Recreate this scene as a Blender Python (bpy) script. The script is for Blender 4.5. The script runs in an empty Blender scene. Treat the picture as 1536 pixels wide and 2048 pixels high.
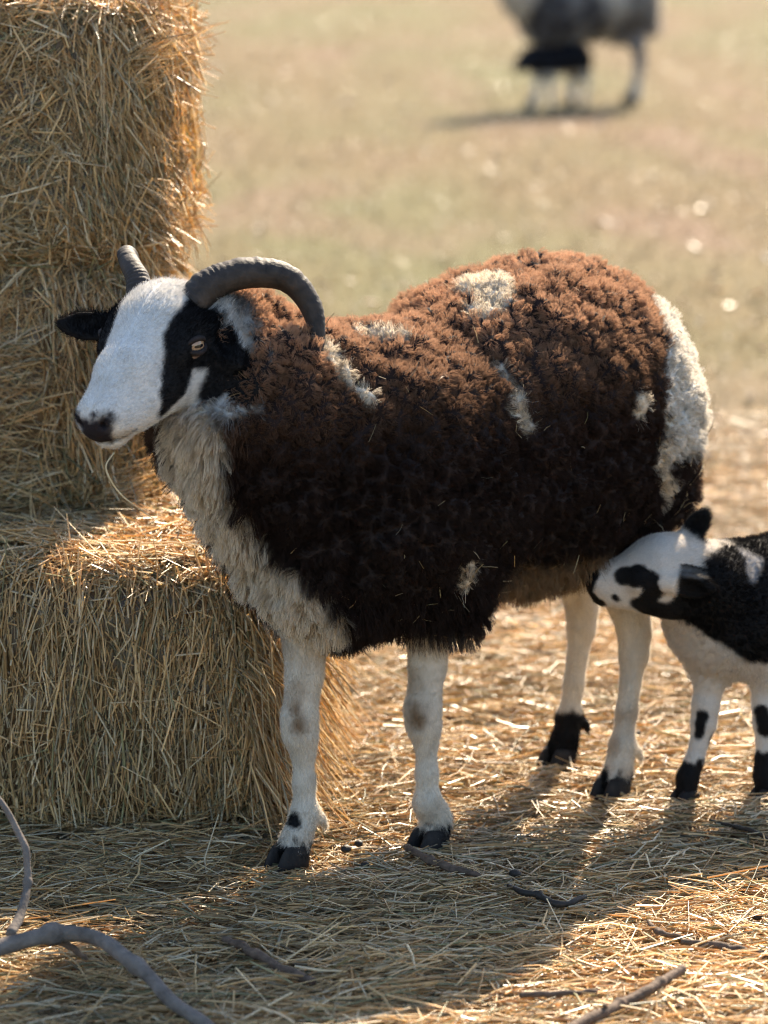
import bpy, math, random
import numpy as np
from mathutils import Vector, Matrix
from mathutils.bvhtree import BVHTree

R = math.radians
SC = bpy.context.scene
COL = SC.collection
rng = np.random.default_rng(7)
random.seed(7)

# ------------------------------------------------------------------ camera, sky, sun, exposure
CAM_H, PITCH, FPX = 1.247, R(11.0), 7100.0          # focal length in pixels of a 1536 x 2048 frame
cd = bpy.data.cameras.new('camera'); cam = bpy.data.objects.new('camera', cd); COL.objects.link(cam)
cam.location = (0, 0, CAM_H); cam.rotation_euler = (R(90) - PITCH, 0, 0)
cd.sensor_fit = 'VERTICAL'; cd.sensor_height = 36.0; cd.lens = FPX / 2048 * 36
cd.clip_start = 0.1; cd.clip_end = 3000
cd.dof.use_dof = True; cd.dof.focus_distance = 4.17; cd.dof.aperture_fstop = 4.4
SC.camera = cam
SUN_EL, SUN_AZ = R(37), R(18.5)                        # azimuth measured from +Y (away from the camera) towards +X
w = bpy.data.worlds.new('World'); SC.world = w; w.use_nodes = True
nt = w.node_tree; nt.nodes.clear()
sky = nt.nodes.new('ShaderNodeTexSky'); sky.sky_type = 'NISHITA'; sky.sun_disc = False
sky.sun_elevation = SUN_EL; sky.sun_rotation = SUN_AZ
bg = nt.nodes.new('ShaderNodeBackground'); bg.inputs[1].default_value = 0.105
wo = nt.nodes.new('ShaderNodeOutputWorld')
nt.links.new(sky.outputs[0], bg.inputs[0]); nt.links.new(bg.outputs[0], wo.inputs[0])
sd = bpy.data.lights.new('sun', 'SUN'); sun = bpy.data.objects.new('sun', sd); COL.objects.link(sun)
sd.energy = 5.0; sd.angle = R(0.55); sd.color = (1.0, 0.85, 0.65)
sdir = Vector((math.sin(SUN_AZ) * math.cos(SUN_EL), math.cos(SUN_AZ) * math.cos(SUN_EL), math.sin(SUN_EL)))
sun.rotation_euler = sdir.to_track_quat('Z', 'Y').to_euler()
SC.view_settings.view_transform = 'Standard'; SC.view_settings.look = 'None'
SC.view_settings.exposure = 1.75; SC.view_settings.gamma = 1.0; SC.view_settings.use_curve_mapping = False
SC.render.engine = 'CYCLES'
SC.cycles.use_denoising = True; SC.cycles.denoising_prefilter = 'FAST'; SC.cycles.filter_width = 1.1
SC.cycles.max_bounces = 6; SC.cycles.diffuse_bounces = 3; SC.cycles.transmission_bounces = 4
SC.cycles.glossy_bounces = 2; SC.cycles.transparent_max_bounces = 4
SC.cycles.caustics_reflective = False; SC.cycles.caustics_refractive = False

def at(px, py, D):
    """world point seen at pixel (px, py) of the 1536 x 2048 photo at ground distance D"""
    a = PITCH + math.atan((py - 1024) / FPX)
    z = CAM_H - D * math.tan(a)
    dep = D * math.cos(PITCH) + (CAM_H - z) * math.sin(PITCH)
    return np.array([(px - 768) / FPX * dep, D, z])
def on_ground(px, py, z=0.0):
    a = PITCH + math.atan((py - 1024) / FPX)
    return at(px, py, (CAM_H - z) / math.tan(a))

# ------------------------------------------------------------------ numpy helpers
def hash3(i, seed):
    h = (i[..., 0].astype(np.int64) * 73856093) ^ (i[..., 1].astype(np.int64) * 19349663) ^ (i[..., 2].astype(np.int64) * 83492791) ^ (seed * 2654435761)
    h = (h ^ (h >> 13)) * 1274126177 & 0xFFFFFFFF
    h = (h ^ (h >> 16)) * 2246822519 & 0xFFFFFFFF
    return ((h ^ (h >> 13)) & 0xFFFFFF) / float(0xFFFFFF)
def vnoise(p, freq, seed=1):
    q = p * freq; i = np.floor(q).astype(np.int64); f = q - i; f = f * f * (3 - 2 * f)
    out = 0
    for dx in (0, 1):
        for dy in (0, 1):
            for dz in (0, 1):
                wgt = (f[:, 0] if dx else 1 - f[:, 0]) * (f[:, 1] if dy else 1 - f[:, 1]) * (f[:, 2] if dz else 1 - f[:, 2])
                out = out + wgt * hash3(i + np.array([dx, dy, dz]), seed)
    return out
def fbm(p, freq, seed=1, n=3):
    return sum(vnoise(p, freq * 2 ** k, seed + k) * 0.5 ** k for k in range(n)) / (2 - 0.5 ** (n - 1))
def worley(p, cell, seed=3):
    """distance to the nearest feature point, second distance, and that point (cell: size per axis)"""
    q = p / cell; i = np.floor(q).astype(np.int64)
    b1 = np.full(len(p), 9.0); b2 = np.full(len(p), 9.0); fp = np.zeros_like(p)
    for dx in (-1, 0, 1):
        for dy in (-1, 0, 1):
            for dz in (-1, 0, 1):
                c = i + np.array([dx, dy, dz])
                f = c + np.stack([hash3(c, seed), hash3(c, seed + 1), hash3(c, seed + 2)], -1)
                d = np.sqrt(((q - f) ** 2).sum(-1))
                nearer = d < b1
                b2 = np.where(nearer, b1, np.minimum(b2, d)); fp = np.where(nearer[:, None], f, fp); b1 = np.minimum(b1, d)
    return b1, b2, fp * cell
def sstep(a, b, x):
    t = np.clip((x - a) / (b - a), 0, 1); return t * t * (3 - 2 * t)
def unit(v):
    v = np.asarray(v, float); return v / np.maximum(np.linalg.norm(v, axis=-1, keepdims=True), 1e-9)

# ------------------------------------------------------------------ objects
def tag(o, label=None, cat=None, group=None, kind=None):
    if label: o['label'] = label
    if cat: o['category'] = cat
    if group: o['group'] = group
    if kind: o['kind'] = kind
    return o
def link(name, data, parent=None):
    o = bpy.data.objects.new(name, data); COL.objects.link(o)
    if parent: o.parent = parent
    return o
def mesh_np(name, V, F, mat, parent=None, smooth=False, col=None, mats=None, fmat=None):
    V = np.asarray(V, np.float32); F = np.asarray(F, np.int32)
    me = bpy.data.meshes.new(name)
    me.vertices.add(len(V)); me.vertices.foreach_set('co', V.ravel())
    k = F.shape[1]
    me.loops.add(F.size); me.loops.foreach_set('vertex_index', F.ravel())
    me.polygons.add(len(F)); me.polygons.foreach_set('loop_start', np.arange(len(F), dtype=np.int32) * k)
    me.polygons.foreach_set('loop_total', np.full(len(F), k, np.int32))
    if smooth: me.polygons.foreach_set('use_smooth', np.ones(len(F), bool))
    if fmat is not None: me.polygons.foreach_set('material_index', fmat.astype(np.int32))
    for m in (mats or [mat]): me.materials.append(m)
    if col is not None:
        ca = me.attributes.new('col', 'FLOAT_COLOR', 'POINT')
        c4 = np.ones((len(V), 4), np.float32); c4[:, :3] = col; ca.data.foreach_set('color', c4.ravel())
    me.update(calc_edges=True); me.validate()
    return link(name, me, parent)
def curves_np(name, P, rad, mat, parent=None, col=None):
    """P: (n, k, 3) strands -> one hair curves object"""
    n, k, _ = P.shape
    hc = bpy.data.hair_curves.new(name); hc.add_curves([k] * n)
    hc.attributes['position'].data.foreach_set('vector', P.astype(np.float32).ravel())
    ra = hc.attributes.get('radius') or hc.attributes.new('radius', 'FLOAT', 'POINT')
    ra.data.foreach_set('value', np.broadcast_to(rad, (n, k)).astype(np.float32).ravel())
    if col is not None:
        ca = hc.attributes.new('col', 'FLOAT_COLOR', 'CURVE')
        c4 = np.ones((n, 4), np.float32); c4[:, :3] = col; ca.data.foreach_set('color', c4.ravel())
    hc.materials.append(mat)
    return link(name, hc, parent)

# ------------------------------------------------------------------ materials
class N:
    def __init__(s, name):
        s.m = bpy.data.materials.new(name); s.m.use_nodes = True; s.t = s.m.node_tree; s.t.nodes.clear()
        s.out = s.t.nodes.new('ShaderNodeOutputMaterial')
    def n(s, typ, **kw):
        o = s.t.nodes.new(typ)
        for k, v in kw.items():
            if k.startswith('_'): setattr(o, k[1:], v)
            else: o.inputs[k.replace('__', ' ')].default_value = v
        return o
    def l(s, a, b): s.t.links.new(a, b)
    def noise(s, scale, detail=4, rough=.6, vec=None):
        o = s.n('ShaderNodeTexNoise'); o.inputs['Scale'].default_value = scale; o.inputs['Detail'].default_value = detail
        o.inputs['Roughness'].default_value = rough
        if vec: s.l(vec, o.inputs['Vector'])
        return o.outputs['Fac']
    def ramp(s, fac, stops):
        o = s.n('ShaderNodeValToRGB'); cr = o.color_ramp
        while len(cr.elements) < len(stops): cr.elements.new(0.5)
        for e, (p_, c) in zip(cr.elements, stops): e.position = p_; e.color = (*c, 1) if len(c) == 3 else c
        s.l(fac, o.inputs[0]); return o.outputs[0]
    def mix(s, fac, a, b, mode='MIX'):
        o = s.n('ShaderNodeMix', _data_type='RGBA', _blend_type=mode)
        for v, i in ((fac, 0), (a, 6), (b, 7)):
            if hasattr(v, 'is_output'): s.l(v, o.inputs[i])
            else: o.inputs[i].default_value = v if i == 0 else (*v, 1)
        return o.outputs[2]
    def pos(s): return s.n('ShaderNodeTexCoord').outputs['Object']
    def attr(s, name='col'):
        return s.n('ShaderNodeAttribute', _attribute_name=name).outputs['Color']

def mat_straw(name, tints):
    """straw: per-stalk colour, diffuse plus light coming through, slight waxy sheen"""
    m = N(name); a = m.attr()
    fib = m.noise(900, 2)
    c = m.mix(.35, a, m.ramp(fib, [(.3, tints[0]), (.7, tints[1])]), 'MULTIPLY')
    p = m.n('ShaderNodeBsdfPrincipled'); m.l(c, p.inputs['Base Color']); p.inputs['Roughness'].default_value = .33
    p.inputs['Specular IOR Level'].default_value = .55
    t = m.n('ShaderNodeBsdfTranslucent'); m.l(m.mix(1.0, c, (1.0, .80, .47), 'MULTIPLY'), t.inputs[0])
    x = m.n('ShaderNodeMixShader'); x.inputs[0].default_value = .42
    m.l(p.outputs[0], x.inputs[1]); m.l(t.outputs[0], x.inputs[2]); m.l(x.outputs[0], m.out.inputs[0])
    return m.m
def mat_coat(name, rough=.8, dark=.55):
    """the skin and felted wool underneath the strands, coloured by its own markings"""
    m = N(name); a = m.attr()
    c = m.mix(m.noise(260, 3), m.mix(1.0, a, (dark, dark, dark), 'MULTIPLY'), a)
    p = m.n('ShaderNodeBsdfPrincipled'); m.l(c, p.inputs['Base Color']); p.inputs['Roughness'].default_value = rough
    p.inputs['Specular IOR Level'].default_value = .15
    b = m.n('ShaderNodeBump'); b.inputs['Strength'].default_value = .5; b.inputs['Distance'].default_value = .002
    m.l(m.noise(400, 3), b.inputs['Height']); m.l(b.outputs[0], p.inputs['Normal'])
    m.l(p.outputs[0], m.out.inputs[0]); return m.m
def mat_hair(name, trans=.35):
    m = N(name); a = m.attr()
    d = m.n('ShaderNodeBsdfDiffuse'); m.l(a, d.inputs[0])
    t = m.n('ShaderNodeBsdfTranslucent'); m.l(a, t.inputs[0])
    g = m.n('ShaderNodeBsdfGlossy'); g.inputs['Roughness'].default_value = .45
    m.l(a, g.inputs[0])
    x = m.n('ShaderNodeMixShader'); x.inputs[0].default_value = trans
    m.l(d.outputs[0], x.inputs[1]); m.l(t.outputs[0], x.inputs[2])
    y = m.n('ShaderNodeMixShader'); y.inputs[0].default_value = .08
    m.l(x.outputs[0], y.inputs[1]); m.l(g.outputs[0], y.inputs[2]); m.l(y.outputs[0], m.out.inputs[0])
    return m.m
def mat_plain(name, c1, c2, scale=60, rough=.6, spec=.4, bump=.4, bd=.001, stretch=None):
    m = N(name); v = m.pos()
    if stretch:
        mp = m.n('ShaderNodeMapping'); mp.inputs['Scale'].default_value = stretch; m.l(v, mp.inputs[0]); v = mp.outputs[0]
    f = m.noise(scale, 5, .65, v)
    p = m.n('ShaderNodeBsdfPrincipled'); m.l(m.ramp(f, [(.3, c1), (.7, c2)]), p.inputs['Base Color'])
    p.inputs['Roughness'].default_value = rough; p.inputs['Specular IOR Level'].default_value = spec
    b = m.n('ShaderNodeBump'); b.inputs['Strength'].default_value = bump; b.inputs['Distance'].default_value = bd
    m.l(m.noise(scale * 2, 4, .6, v), b.inputs['Height']); m.l(b.outputs[0], p.inputs['Normal'])
    m.l(p.outputs[0], m.out.inputs[0]); return m.m

M_STRAW = mat_straw('straw', ((.55, .5, .42), (1, 1, 1)))
M_BODY = mat_coat('felted_coat')
M_HAIR = mat_hair('wool_strands', .48)
M_HORN = mat_plain('horn', (.010, .0085, .008), (.055, .041, .032), 48, .66, .26, 1.0, .002, (1, 1, 1))
M_HOOF = mat_plain('hoof', (.010, .009, .009), (.035, .029, .024), 70, .75, .2, .6, .001, (1, 1, .3))
M_SKIN = mat_plain('bare_skin', (.05, .03, .026), (.12, .07, .055), 90, .6, .3)
M_BARK = mat_plain('pale_bark', (.085, .072, .062), (.20, .172, .15), 38, .92, .08, 1.0, .004, (1, 1, 1))
M_TWIG = mat_plain('brown_bark', (.05, .034, .024), (.17, .115, .08), 80, .8, .2, .9, .002)
M_DUNG = mat_plain('dung', (.012, .01, .008), (.035, .027, .02), 120, .6, .3, .8, .001)

Q = 1.0          # density of straw and strands

# ------------------------------------------------------------------ straws
def straws(P0, D, L, W, bend, col, rg):
    """a batch of bent three-sided stalks; returns V, F(quads), C"""
    n = len(P0); D = unit(D)
    ref = np.where(np.abs(D[:, 2:3]) > .9, np.array([[1., 0, 0]]), np.array([[0, 0, 1.]]))
    A = unit(np.cross(D, ref)); B = np.cross(D, A)
    ph = rg.uniform(0, 6.28, n)[:, None]
    bd = (np.cos(ph) * A + np.sin(ph) * B) * (bend * L)[:, None]
    V = np.empty((n, 3, 3, 3)); flat = rg.uniform(.35, 1, n)[:, None]
    tw = rg.uniform(0, 6.28, n)
    for j, t in enumerate((0, .5, 1)):
        c = P0 + D * (L * t)[:, None] + bd * (4 * t * (1 - t))
        for k in range(3):
            a = tw + k * 2.094
            V[:, j, k] = c + (A * np.cos(a)[:, None] + B * np.sin(a)[:, None] * flat) * (W * (1, 1, .75)[j])[:, None]
    base = (np.arange(n) * 9)[:, None, None]
    q = np.array([[j * 3 + k, j * 3 + (k + 1) % 3, (j + 1) * 3 + (k + 1) % 3, (j + 1) * 3 + k] for j in (0, 1) for k in range(3)])
    F = (base + q[None]).reshape(-1, 4)
    C = np.repeat(col, 9, axis=0)
    return V.reshape(-1, 3), F, C
def straw_cols(n, rg, dark=0.0, green=0.0):
    a = np.array([.83, .63, .32]); b = np.array([.89, .79, .54]); c = np.array([.60, .40, .18]); g = np.array([.40, .38, .20])
    t = rg.random((n, 1)); u = rg.random((n, 1)); v = rg.random((n, 1))
    x = np.where(t < .45, a, np.where(t < .75, b, c))
    x = x * (.75 + .4 * u)
    x = np.where(v < green, g * (.7 + .5 * u), x)
    x = np.where(rg.random((n, 1)) < dark, x * .45, x)
    return x

def ground_h(x, y):
    p = np.stack([x, y, np.zeros_like(x)], -1)
    h = (fbm(p, 5.0, 11, 3) - .5) * .03 + (fbm(p, 1.1, 21, 2) - .5) * .03
    fade = np.clip(1 - (np.abs(y - 4.2) - 3) / 6, 0, 1)
    return h * fade

# ------------------------------------------------------------------ ground
def axis(lo, hi, mid, step, far):
    a = [mid]; s = step
    while a[-1] < hi:
        a.append(a[-1] + s)
        if a[-1] > far[1]: s *= 1.12
    b = [mid]; s = step
    while b[-1] > lo:
        b.append(b[-1] - s)
        if b[-1] < far[0]: s *= 1.12
    return np.array(b[:0:-1] + a)
def build_ground():
    xs = axis(-900, 900, 0, .03, (-2.2, 2.2)); ys = axis(-300, 2500, 4, .03, (2.8, 8))
    X, Y = np.meshgrid(xs, ys); Z = ground_h(X.ravel(), Y.ravel())
    V = np.stack([X.ravel(), Y.ravel(), Z], -1); nx = len(xs)
    i = (np.arange(len(ys) - 1)[:, None] * nx + np.arange(nx - 1)[None]).ravel()
    F = np.stack([i, i + 1, i + nx + 1, i + nx], -1)
    m = N('soil_and_dry_grass'); v = m.pos()
    sy = m.n('ShaderNodeMapping'); sy.inputs['Scale'].default_value = (.5, .16, 1); m.l(v, sy.inputs[0])
    sy2 = m.n('ShaderNodeMapping'); sy2.inputs['Scale'].default_value = (1.1, .42, 1); sy2.inputs['Location'].default_value = (3, 5, 0); m.l(v, sy2.inputs[0])
    dry = m.ramp(m.noise(30, 6, .7, v), [(.3, (.07, .050, .028)), (.5, (.150, .106, .050)), (.72, (.26, .185, .09))])
    grn = m.ramp(m.noise(34, 5, .7, v), [(.3, (.06, .062, .025)), (.7, (.20, .18, .075))])
    red = m.ramp(m.noise(22, 5, .7, v), [(.3, (.11, .07, .045)), (.7, (.27, .17, .115))])
    f1 = m.ramp(m.noise(1.0, 3, .5, sy.outputs[0]), [(.42, (0, 0, 0)), (.60, (.9, .9, .9))])
    f2 = m.ramp(m.noise(1.3, 3, .5, sy2.outputs[0]), [(.52, (0, 0, 0)), (.70, (.75, .75, .75))])
    c = m.mix(f2, m.mix(f1, dry, grn), red)
    # the trodden place round the bales is bare brown soil
    g = m.n('ShaderNodeTexGradient', _gradient_type='SPHERICAL'); mp = m.n('ShaderNodeMapping')
    mp.inputs['Location'].default_value = (0, -.56, 0); mp.inputs['Scale'].default_value = (.13, .13, .13); m.l(v, mp.inputs[0]); m.l(mp.outputs[0], g.inputs[0])
    soil = m.ramp(m.noise(60, 6, .75, v), [(.3, (.08, .055, .035)), (.55, (.21, .15, .09)), (.75, (.36, .27, .17))])
    gm = m.ramp(g.outputs['Fac'], [(.45, (0, 0, 0)), (.62, (1, 1, 1))])
    c = m.mix(gm, c, soil)
    p = m.n('ShaderNodeBsdfPrincipled'); m.l(c, p.inputs['Base Color']); p.inputs['Roughness'].default_value = .9
    p.inputs['Specular IOR Level'].default_value = .1
    b = m.n('ShaderNodeBump'); b.inputs['Strength'].default_value = .8; b.inputs['Distance'].default_value = .01
    m.l(m.noise(120, 6, .7, v), b.inputs['Height']); m.l(b.outputs[0], p.inputs['Normal']); m.l(p.outputs[0], m.out.inputs[0])
    o = mesh_np('ground', V, F, m.m, smooth=True); tag(o, kind='structure')
build_ground()

def build_litter():
    rg = np.random.default_rng(21)
    n = int(100000 * Q)
    y = 3.3 + 4.2 * rg.random(n) ** 1.25; x = (rg.random(n) - .5) * (.30 * y + .55)
    m_ = int(70000 * Q); yw = 2.5 + 5.5 * rg.random(m_); xw = rg.normal(.1, 1.25, m_)                      # thinner cover to either side
    out_ = (np.abs(xw) > .15 * yw + .25) | (yw < 3.3); x = np.concatenate([x, xw[out_]]); y = np.concatenate([y, yw[out_]]); n = len(x)
    keep = rg.random(n) < np.clip(1.15 - (y - 5.2) / 2.4 + .5 * (vnoise(np.stack([x, y, x * 0], -1), 2.2, 5) - .5), .12, 1)
    x, y = x[keep], y[keep]; n = len(x)
    near = np.clip((y - 3.4) / 1.2, 0, 1)
    L = rg.gamma(3.0, .018, n) + .012; L = np.clip(L * (1.08 - .4 * near), .01, .20)
    W = rg.uniform(.0005, .0018, n)
    a = rg.normal(0.1, .75, n)
    D = np.stack([np.cos(a), np.sin(a), rg.normal(0, .11, n)], -1)
    big = rg.random(n) < .06; D[big, 2] += rg.uniform(0, .5, big.sum())
    hs = rg.random(n) ** 1.6 * .030 * np.clip(1.4 - .25 * (y - 3.4), .3, 1)
    for fx, fy, fr in ((-.114, 4.152, .075), (.056, 4.226, .02), (.233, 4.616, .06), (.296, 4.467, .06), (.392, 4.431, .05), (.492, 4.455, .05)):
        hs = hs * (1 - .88 * np.exp(-((x - fx) ** 2 + (y - fy + .01) ** 2) / fr ** 2))
    z = ground_h(x, y) + .002 + hs
    P = np.stack([x, y, z], -1) - unit(D) * (L * .5)[:, None]
    low = np.minimum(P[:, 2], P[:, 2] + unit(D)[:, 2] * L); P[:, 2] += np.maximum(0, .001 + ground_h(x, y) - low) * .6
    col = straw_cols(n, rg, .14, .10)
    shade = vnoise(np.stack([x, y, x * 0], -1), 3.0, 9)[:, None]
    col = col * (.84 + .36 * shade)
    V, F, C = straws(P, D, L, W, rg.uniform(0, .10, n), col, rg)
    # fine chaff between the stalks
    k = int(60000 * Q); y2 = 3.3 + 4 * rg.random(k) ** 1.2; x2 = (rg.random(k) - .5) * (.30 * y2 + .5)
    d2 = np.stack([rg.normal(0, 1, k), rg.normal(0, 1, k), rg.normal(0, .35, k)], -1)
    L2 = rg.uniform(.004, .02, k)
    V2, F2, C2 = straws(np.stack([x2, y2, ground_h(x2, y2) + rg.random(k) * .012], -1), d2, L2, rg.uniform(.0004, .0012, k), rg.uniform(0, .15, k), straw_cols(k, rg, .15, .03), rg)
    o = mesh_np('straw_litter', np.concatenate([V, V2]), np.concatenate([F, F2 + len(V)]), M_STRAW, col=np.concatenate([C, C2]))
    tag(o, 'loose straw and chaff scattered over the ground', 'straw', kind='stuff')
    # scraps of pale straw and low dry grass out on the pasture
    k = int(26000 * Q); y3 = 6.2 + 22 * rg.random(k) ** 1.1; x3 = (rg.random(k) - .5) * (.26 * y3 + 1)
    d3 = np.stack([rg.normal(0, .5, k), rg.normal(0, .5, k), np.abs(rg.normal(.5, .5, k))], -1)
    c3 = np.where(rg.random((k, 1)) < .45, np.array([.26, .25, .10]), np.array([.48, .37, .21])) * rg.uniform(.6, 1.2, (k, 1))
    V3, F3, C3 = straws(np.stack([x3, y3, x3 * 0], -1), d3, rg.uniform(.015, .05, k), rg.uniform(.001, .0025, k), rg.uniform(0, .2, k), c3, rg)
    o = mesh_np('dry_grass', V3, F3, M_STRAW, col=C3)
    tag(o, 'short dry grass blades over the far pasture', 'grass', kind='stuff')
    k = 1900; y4 = 5.4 + 16 * rg.random(k) ** 1.4; x4 = (rg.random(k) - .5) * (.26 * y4 + .6)
    d4 = np.stack([rg.normal(0, 1, k), rg.normal(0, .6, k), rg.normal(.1, .2, k)], -1)
    big = rg.gamma(2, .38, k) * np.clip((y4 - 4.8) / 5, .15, 1)
    V4, F4, C4 = straws(np.stack([x4, y4, ground_h(x4, y4) + .008], -1), d4, .012 + .018 * big, .002 + .0035 * big, rg.uniform(0, .2, k), rg.uniform(.35, .72, (k, 1)) * np.array([1, .9, .74]), rg)
    o = mesh_np('straw_scraps', V4, F4, M_STRAW, col=C4)
    tag(o, 'pale scraps of husk lying about the pasture', 'straw', kind='stuff')
build_litter()

# ------------------------------------------------------------------ straw bales
def build_bale(name, label, cx, cy, z0, sx, sy, sz, rot, mode, seed, n):
    """cx, cy: centre of the base; a bulging core under a felt of stalks"""
    rg = np.random.default_rng(seed); n = int(n * Q)
    nx, ny, nz = 60, 30, 26
    def superell(d):          # rounded box radius in direction d (unit box coords)
        return 1 / ((np.abs(d) ** 7).sum(-1)) ** (1 / 7)
    # core as a cube-sphere grid
    Vs, Fs = [], []; off = 0; g = 44
    t = np.linspace(-1, 1, g); A, B = np.meshgrid(t, t)
    for ax in range(3):
        for s in (-1, 1):
            P = np.zeros((g, g, 3)); P[..., ax] = s; P[..., (ax + 1) % 3] = A; P[..., (ax + 2) % 3] = B * s
            P = P.reshape(-1, 3); Vs.append(P)
            i = (np.arange(g - 1)[:, None] * g + np.arange(g - 1)[None]).ravel() + off
            Fs.append(np.stack([i, i + 1, i + g + 1, i + g], -1)); off += g * g
    half = np.array([sx, sy, sz]) / 2
    def surf(P):
        """unit-box point -> bulging bale surface point and normal"""
        d = unit(P); q = d * superell(d)[:, None]
        q = q * half
        bump = (fbm(q + seed, 9, seed, 3) - .5) * .035 + (fbm(q + seed, 30, seed + 4, 2) - .5) * .018
        nn = unit(np.sign(q) * (np.abs(q / half) ** 6) / half)
        return q + nn * bump[:, None], nn
    CV, _ = surf(np.concatenate(Vs)); CV = CV - _ * .006
    cc = np.array([.20, .13, .06]) * (.5 + fbm(CV, 60, 3, 2))[:, None]
    # stalks on the surface
    fa = np.array([sy * sz, sx * sz, sx * sy]); pr = np.array([fa[0] * 1.6, fa[1], fa[2]]); pr = np.repeat(pr / pr.sum() / 2, 2)
    fi = rg.choice(6, n, p=pr); P = rg.uniform(-1, 1, (n, 3)); P[np.arange(n), fi // 2] = np.where(fi % 2, 1, -1)
    S, nn = surf(P)
    T1 = unit(np.cross(nn, np.array([0, 0, 1.]) + .01)); T2 = np.cross(nn, T1)    # T1 horizontal, T2 vertical on the sides
    if mode == 'upright':
        a = np.where(rg.random(n) < .8, rg.normal(1.57, .22, n), rg.uniform(0, 3.14, n))
    else:
        px = S[:, 0] / half[0]
        zone = fbm(S, 5.0, seed + 9, 2)
        corner = px > .72
        a = np.where(corner, rg.normal(1.75, .38, n), np.where(zone > .5, rg.normal(.15, .55, n), rg.normal(.9, .9, n)))
    top = np.abs(nn[:, 2]) > .7; a = np.where(top, rg.normal(.0, 1.0, n), a)
    out = rg.normal(.02, .16, n); out = np.where(rg.random(n) < .07, np.abs(rg.normal(.2, .5, n)), out)
    D = T1 * np.cos(a)[:, None] + T2 * np.sin(a)[:, None] + nn * out[:, None]
    L = np.clip(rg.gamma(3.0, .0155, n) + .012, .012, .14); L = np.where(np.abs(out) > .3, L * .6, L)
    W = rg.uniform(.0006, .0019, n)
    P0 = S + nn * (rg.random(n) ** 1.5 * .012 - .006)[:, None] - unit(D) * (L * rg.uniform(.2, .6, n))[:, None]
    lay = rg.random(n); col = straw_cols(n, rg, .12, .06) * (.90 + .36 * fbm(S, 14, seed + 2, 2))[:, None]
    V, F, C = straws(P0, D, L, W, rg.normal(0, .035, n), col, rg)
    # tufts of stalks bursting out along the right-hand end
    if True:
        m_ = int(3000 * Q); nt_ = 34
        cen = np.stack([np.full(nt_, half[0] * .93), rg.uniform(-1, .8, nt_) * half[1], rg.uniform(-.95, .95, nt_) * half[2]], -1)
        dr = unit(np.stack([rg.uniform(.15, .8, nt_), rg.normal(-.2, .4, nt_), rg.normal(-.35, .8, nt_)], -1))
        w_ = rg.integers(0, nt_, m_)
        Pt = cen[w_] + rg.normal(0, .016, (m_, 3)); Dt = dr[w_] + rg.normal(0, .22, (m_, 3))
        Lt = rg.uniform(.02, .06, m_)
        V2, F2, C2 = straws(Pt, Dt, Lt, rg.uniform(.0005, .0014, m_), rg.normal(0, .06, m_), straw_cols(m_, rg, .05, 0), rg)
        F = np.concatenate([F, F2 + len(V)]); V = np.concatenate([V, V2]); C = np.concatenate([C, C2])
    if mode == 'upright':                                 # stalks slid down and fanned out at the foot of the end
        m_ = int(2600 * Q)
        Pt = np.stack([half[0] * rg.uniform(.90, 1.03, m_), half[1] * rg.uniform(-1, .6, m_), half[2] * rg.uniform(-.9, .7, m_)], -1)
        Dt = np.stack([rg.uniform(.05, .7, m_), rg.normal(0, .25, m_), -rg.uniform(.5, 1, m_)], -1)
        V2, F2, C2 = straws(Pt, Dt, rg.uniform(.05, .15, m_), rg.uniform(.0006, .0016, m_), rg.normal(0, .06, m_), straw_cols(m_, rg, .05, 0), rg)
        F = np.concatenate([F, F2 + len(V)]); V = np.concatenate([V, V2]); C = np.concatenate([C, C2])
    cf = np.concatenate(Fs)
    V = np.concatenate([CV, V]); F = np.concatenate([cf, F + len(CV)]); C = np.concatenate([cc, C])
    # centre box over its base
    V = V + np.array([0, 0, half[2]])
    V[:, 2] = np.maximum(V[:, 2], -z0 + .003)
    o = mesh_np('straw_bale', V, F, M_STRAW, col=C)
    o.location = (cx, cy, z0); o.rotation_euler = (0, 0, rot)
    tag(o, label, 'straw bale', 'straw bales stacked beside the ewe')
# right-hand front bottom corner of the lowest bale stands near (-.12, 4.28)
build_bale('straw_bale', 'lowest straw bale of upright stalks, jutting out as a step', -.105 - .50, 4.28 + .30, 0, .98, .62, .352, R(-2), 'upright', 5, 56000)
build_bale('straw_bale', 'middle straw bale directly behind the white face of the ewe', -.285 - .49, 4.62 + .24, .340, .96, .46, .350, R(-4), 'mixed', 8, 46000)
build_bale('straw_bale', 'topmost straw bale with its frayed sunlit corner above the horns of the ewe', -.262 - .49, 4.60 + .24, .682, .96, .46, .352, R(-3), 'mixed', 13, 50000)
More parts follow.
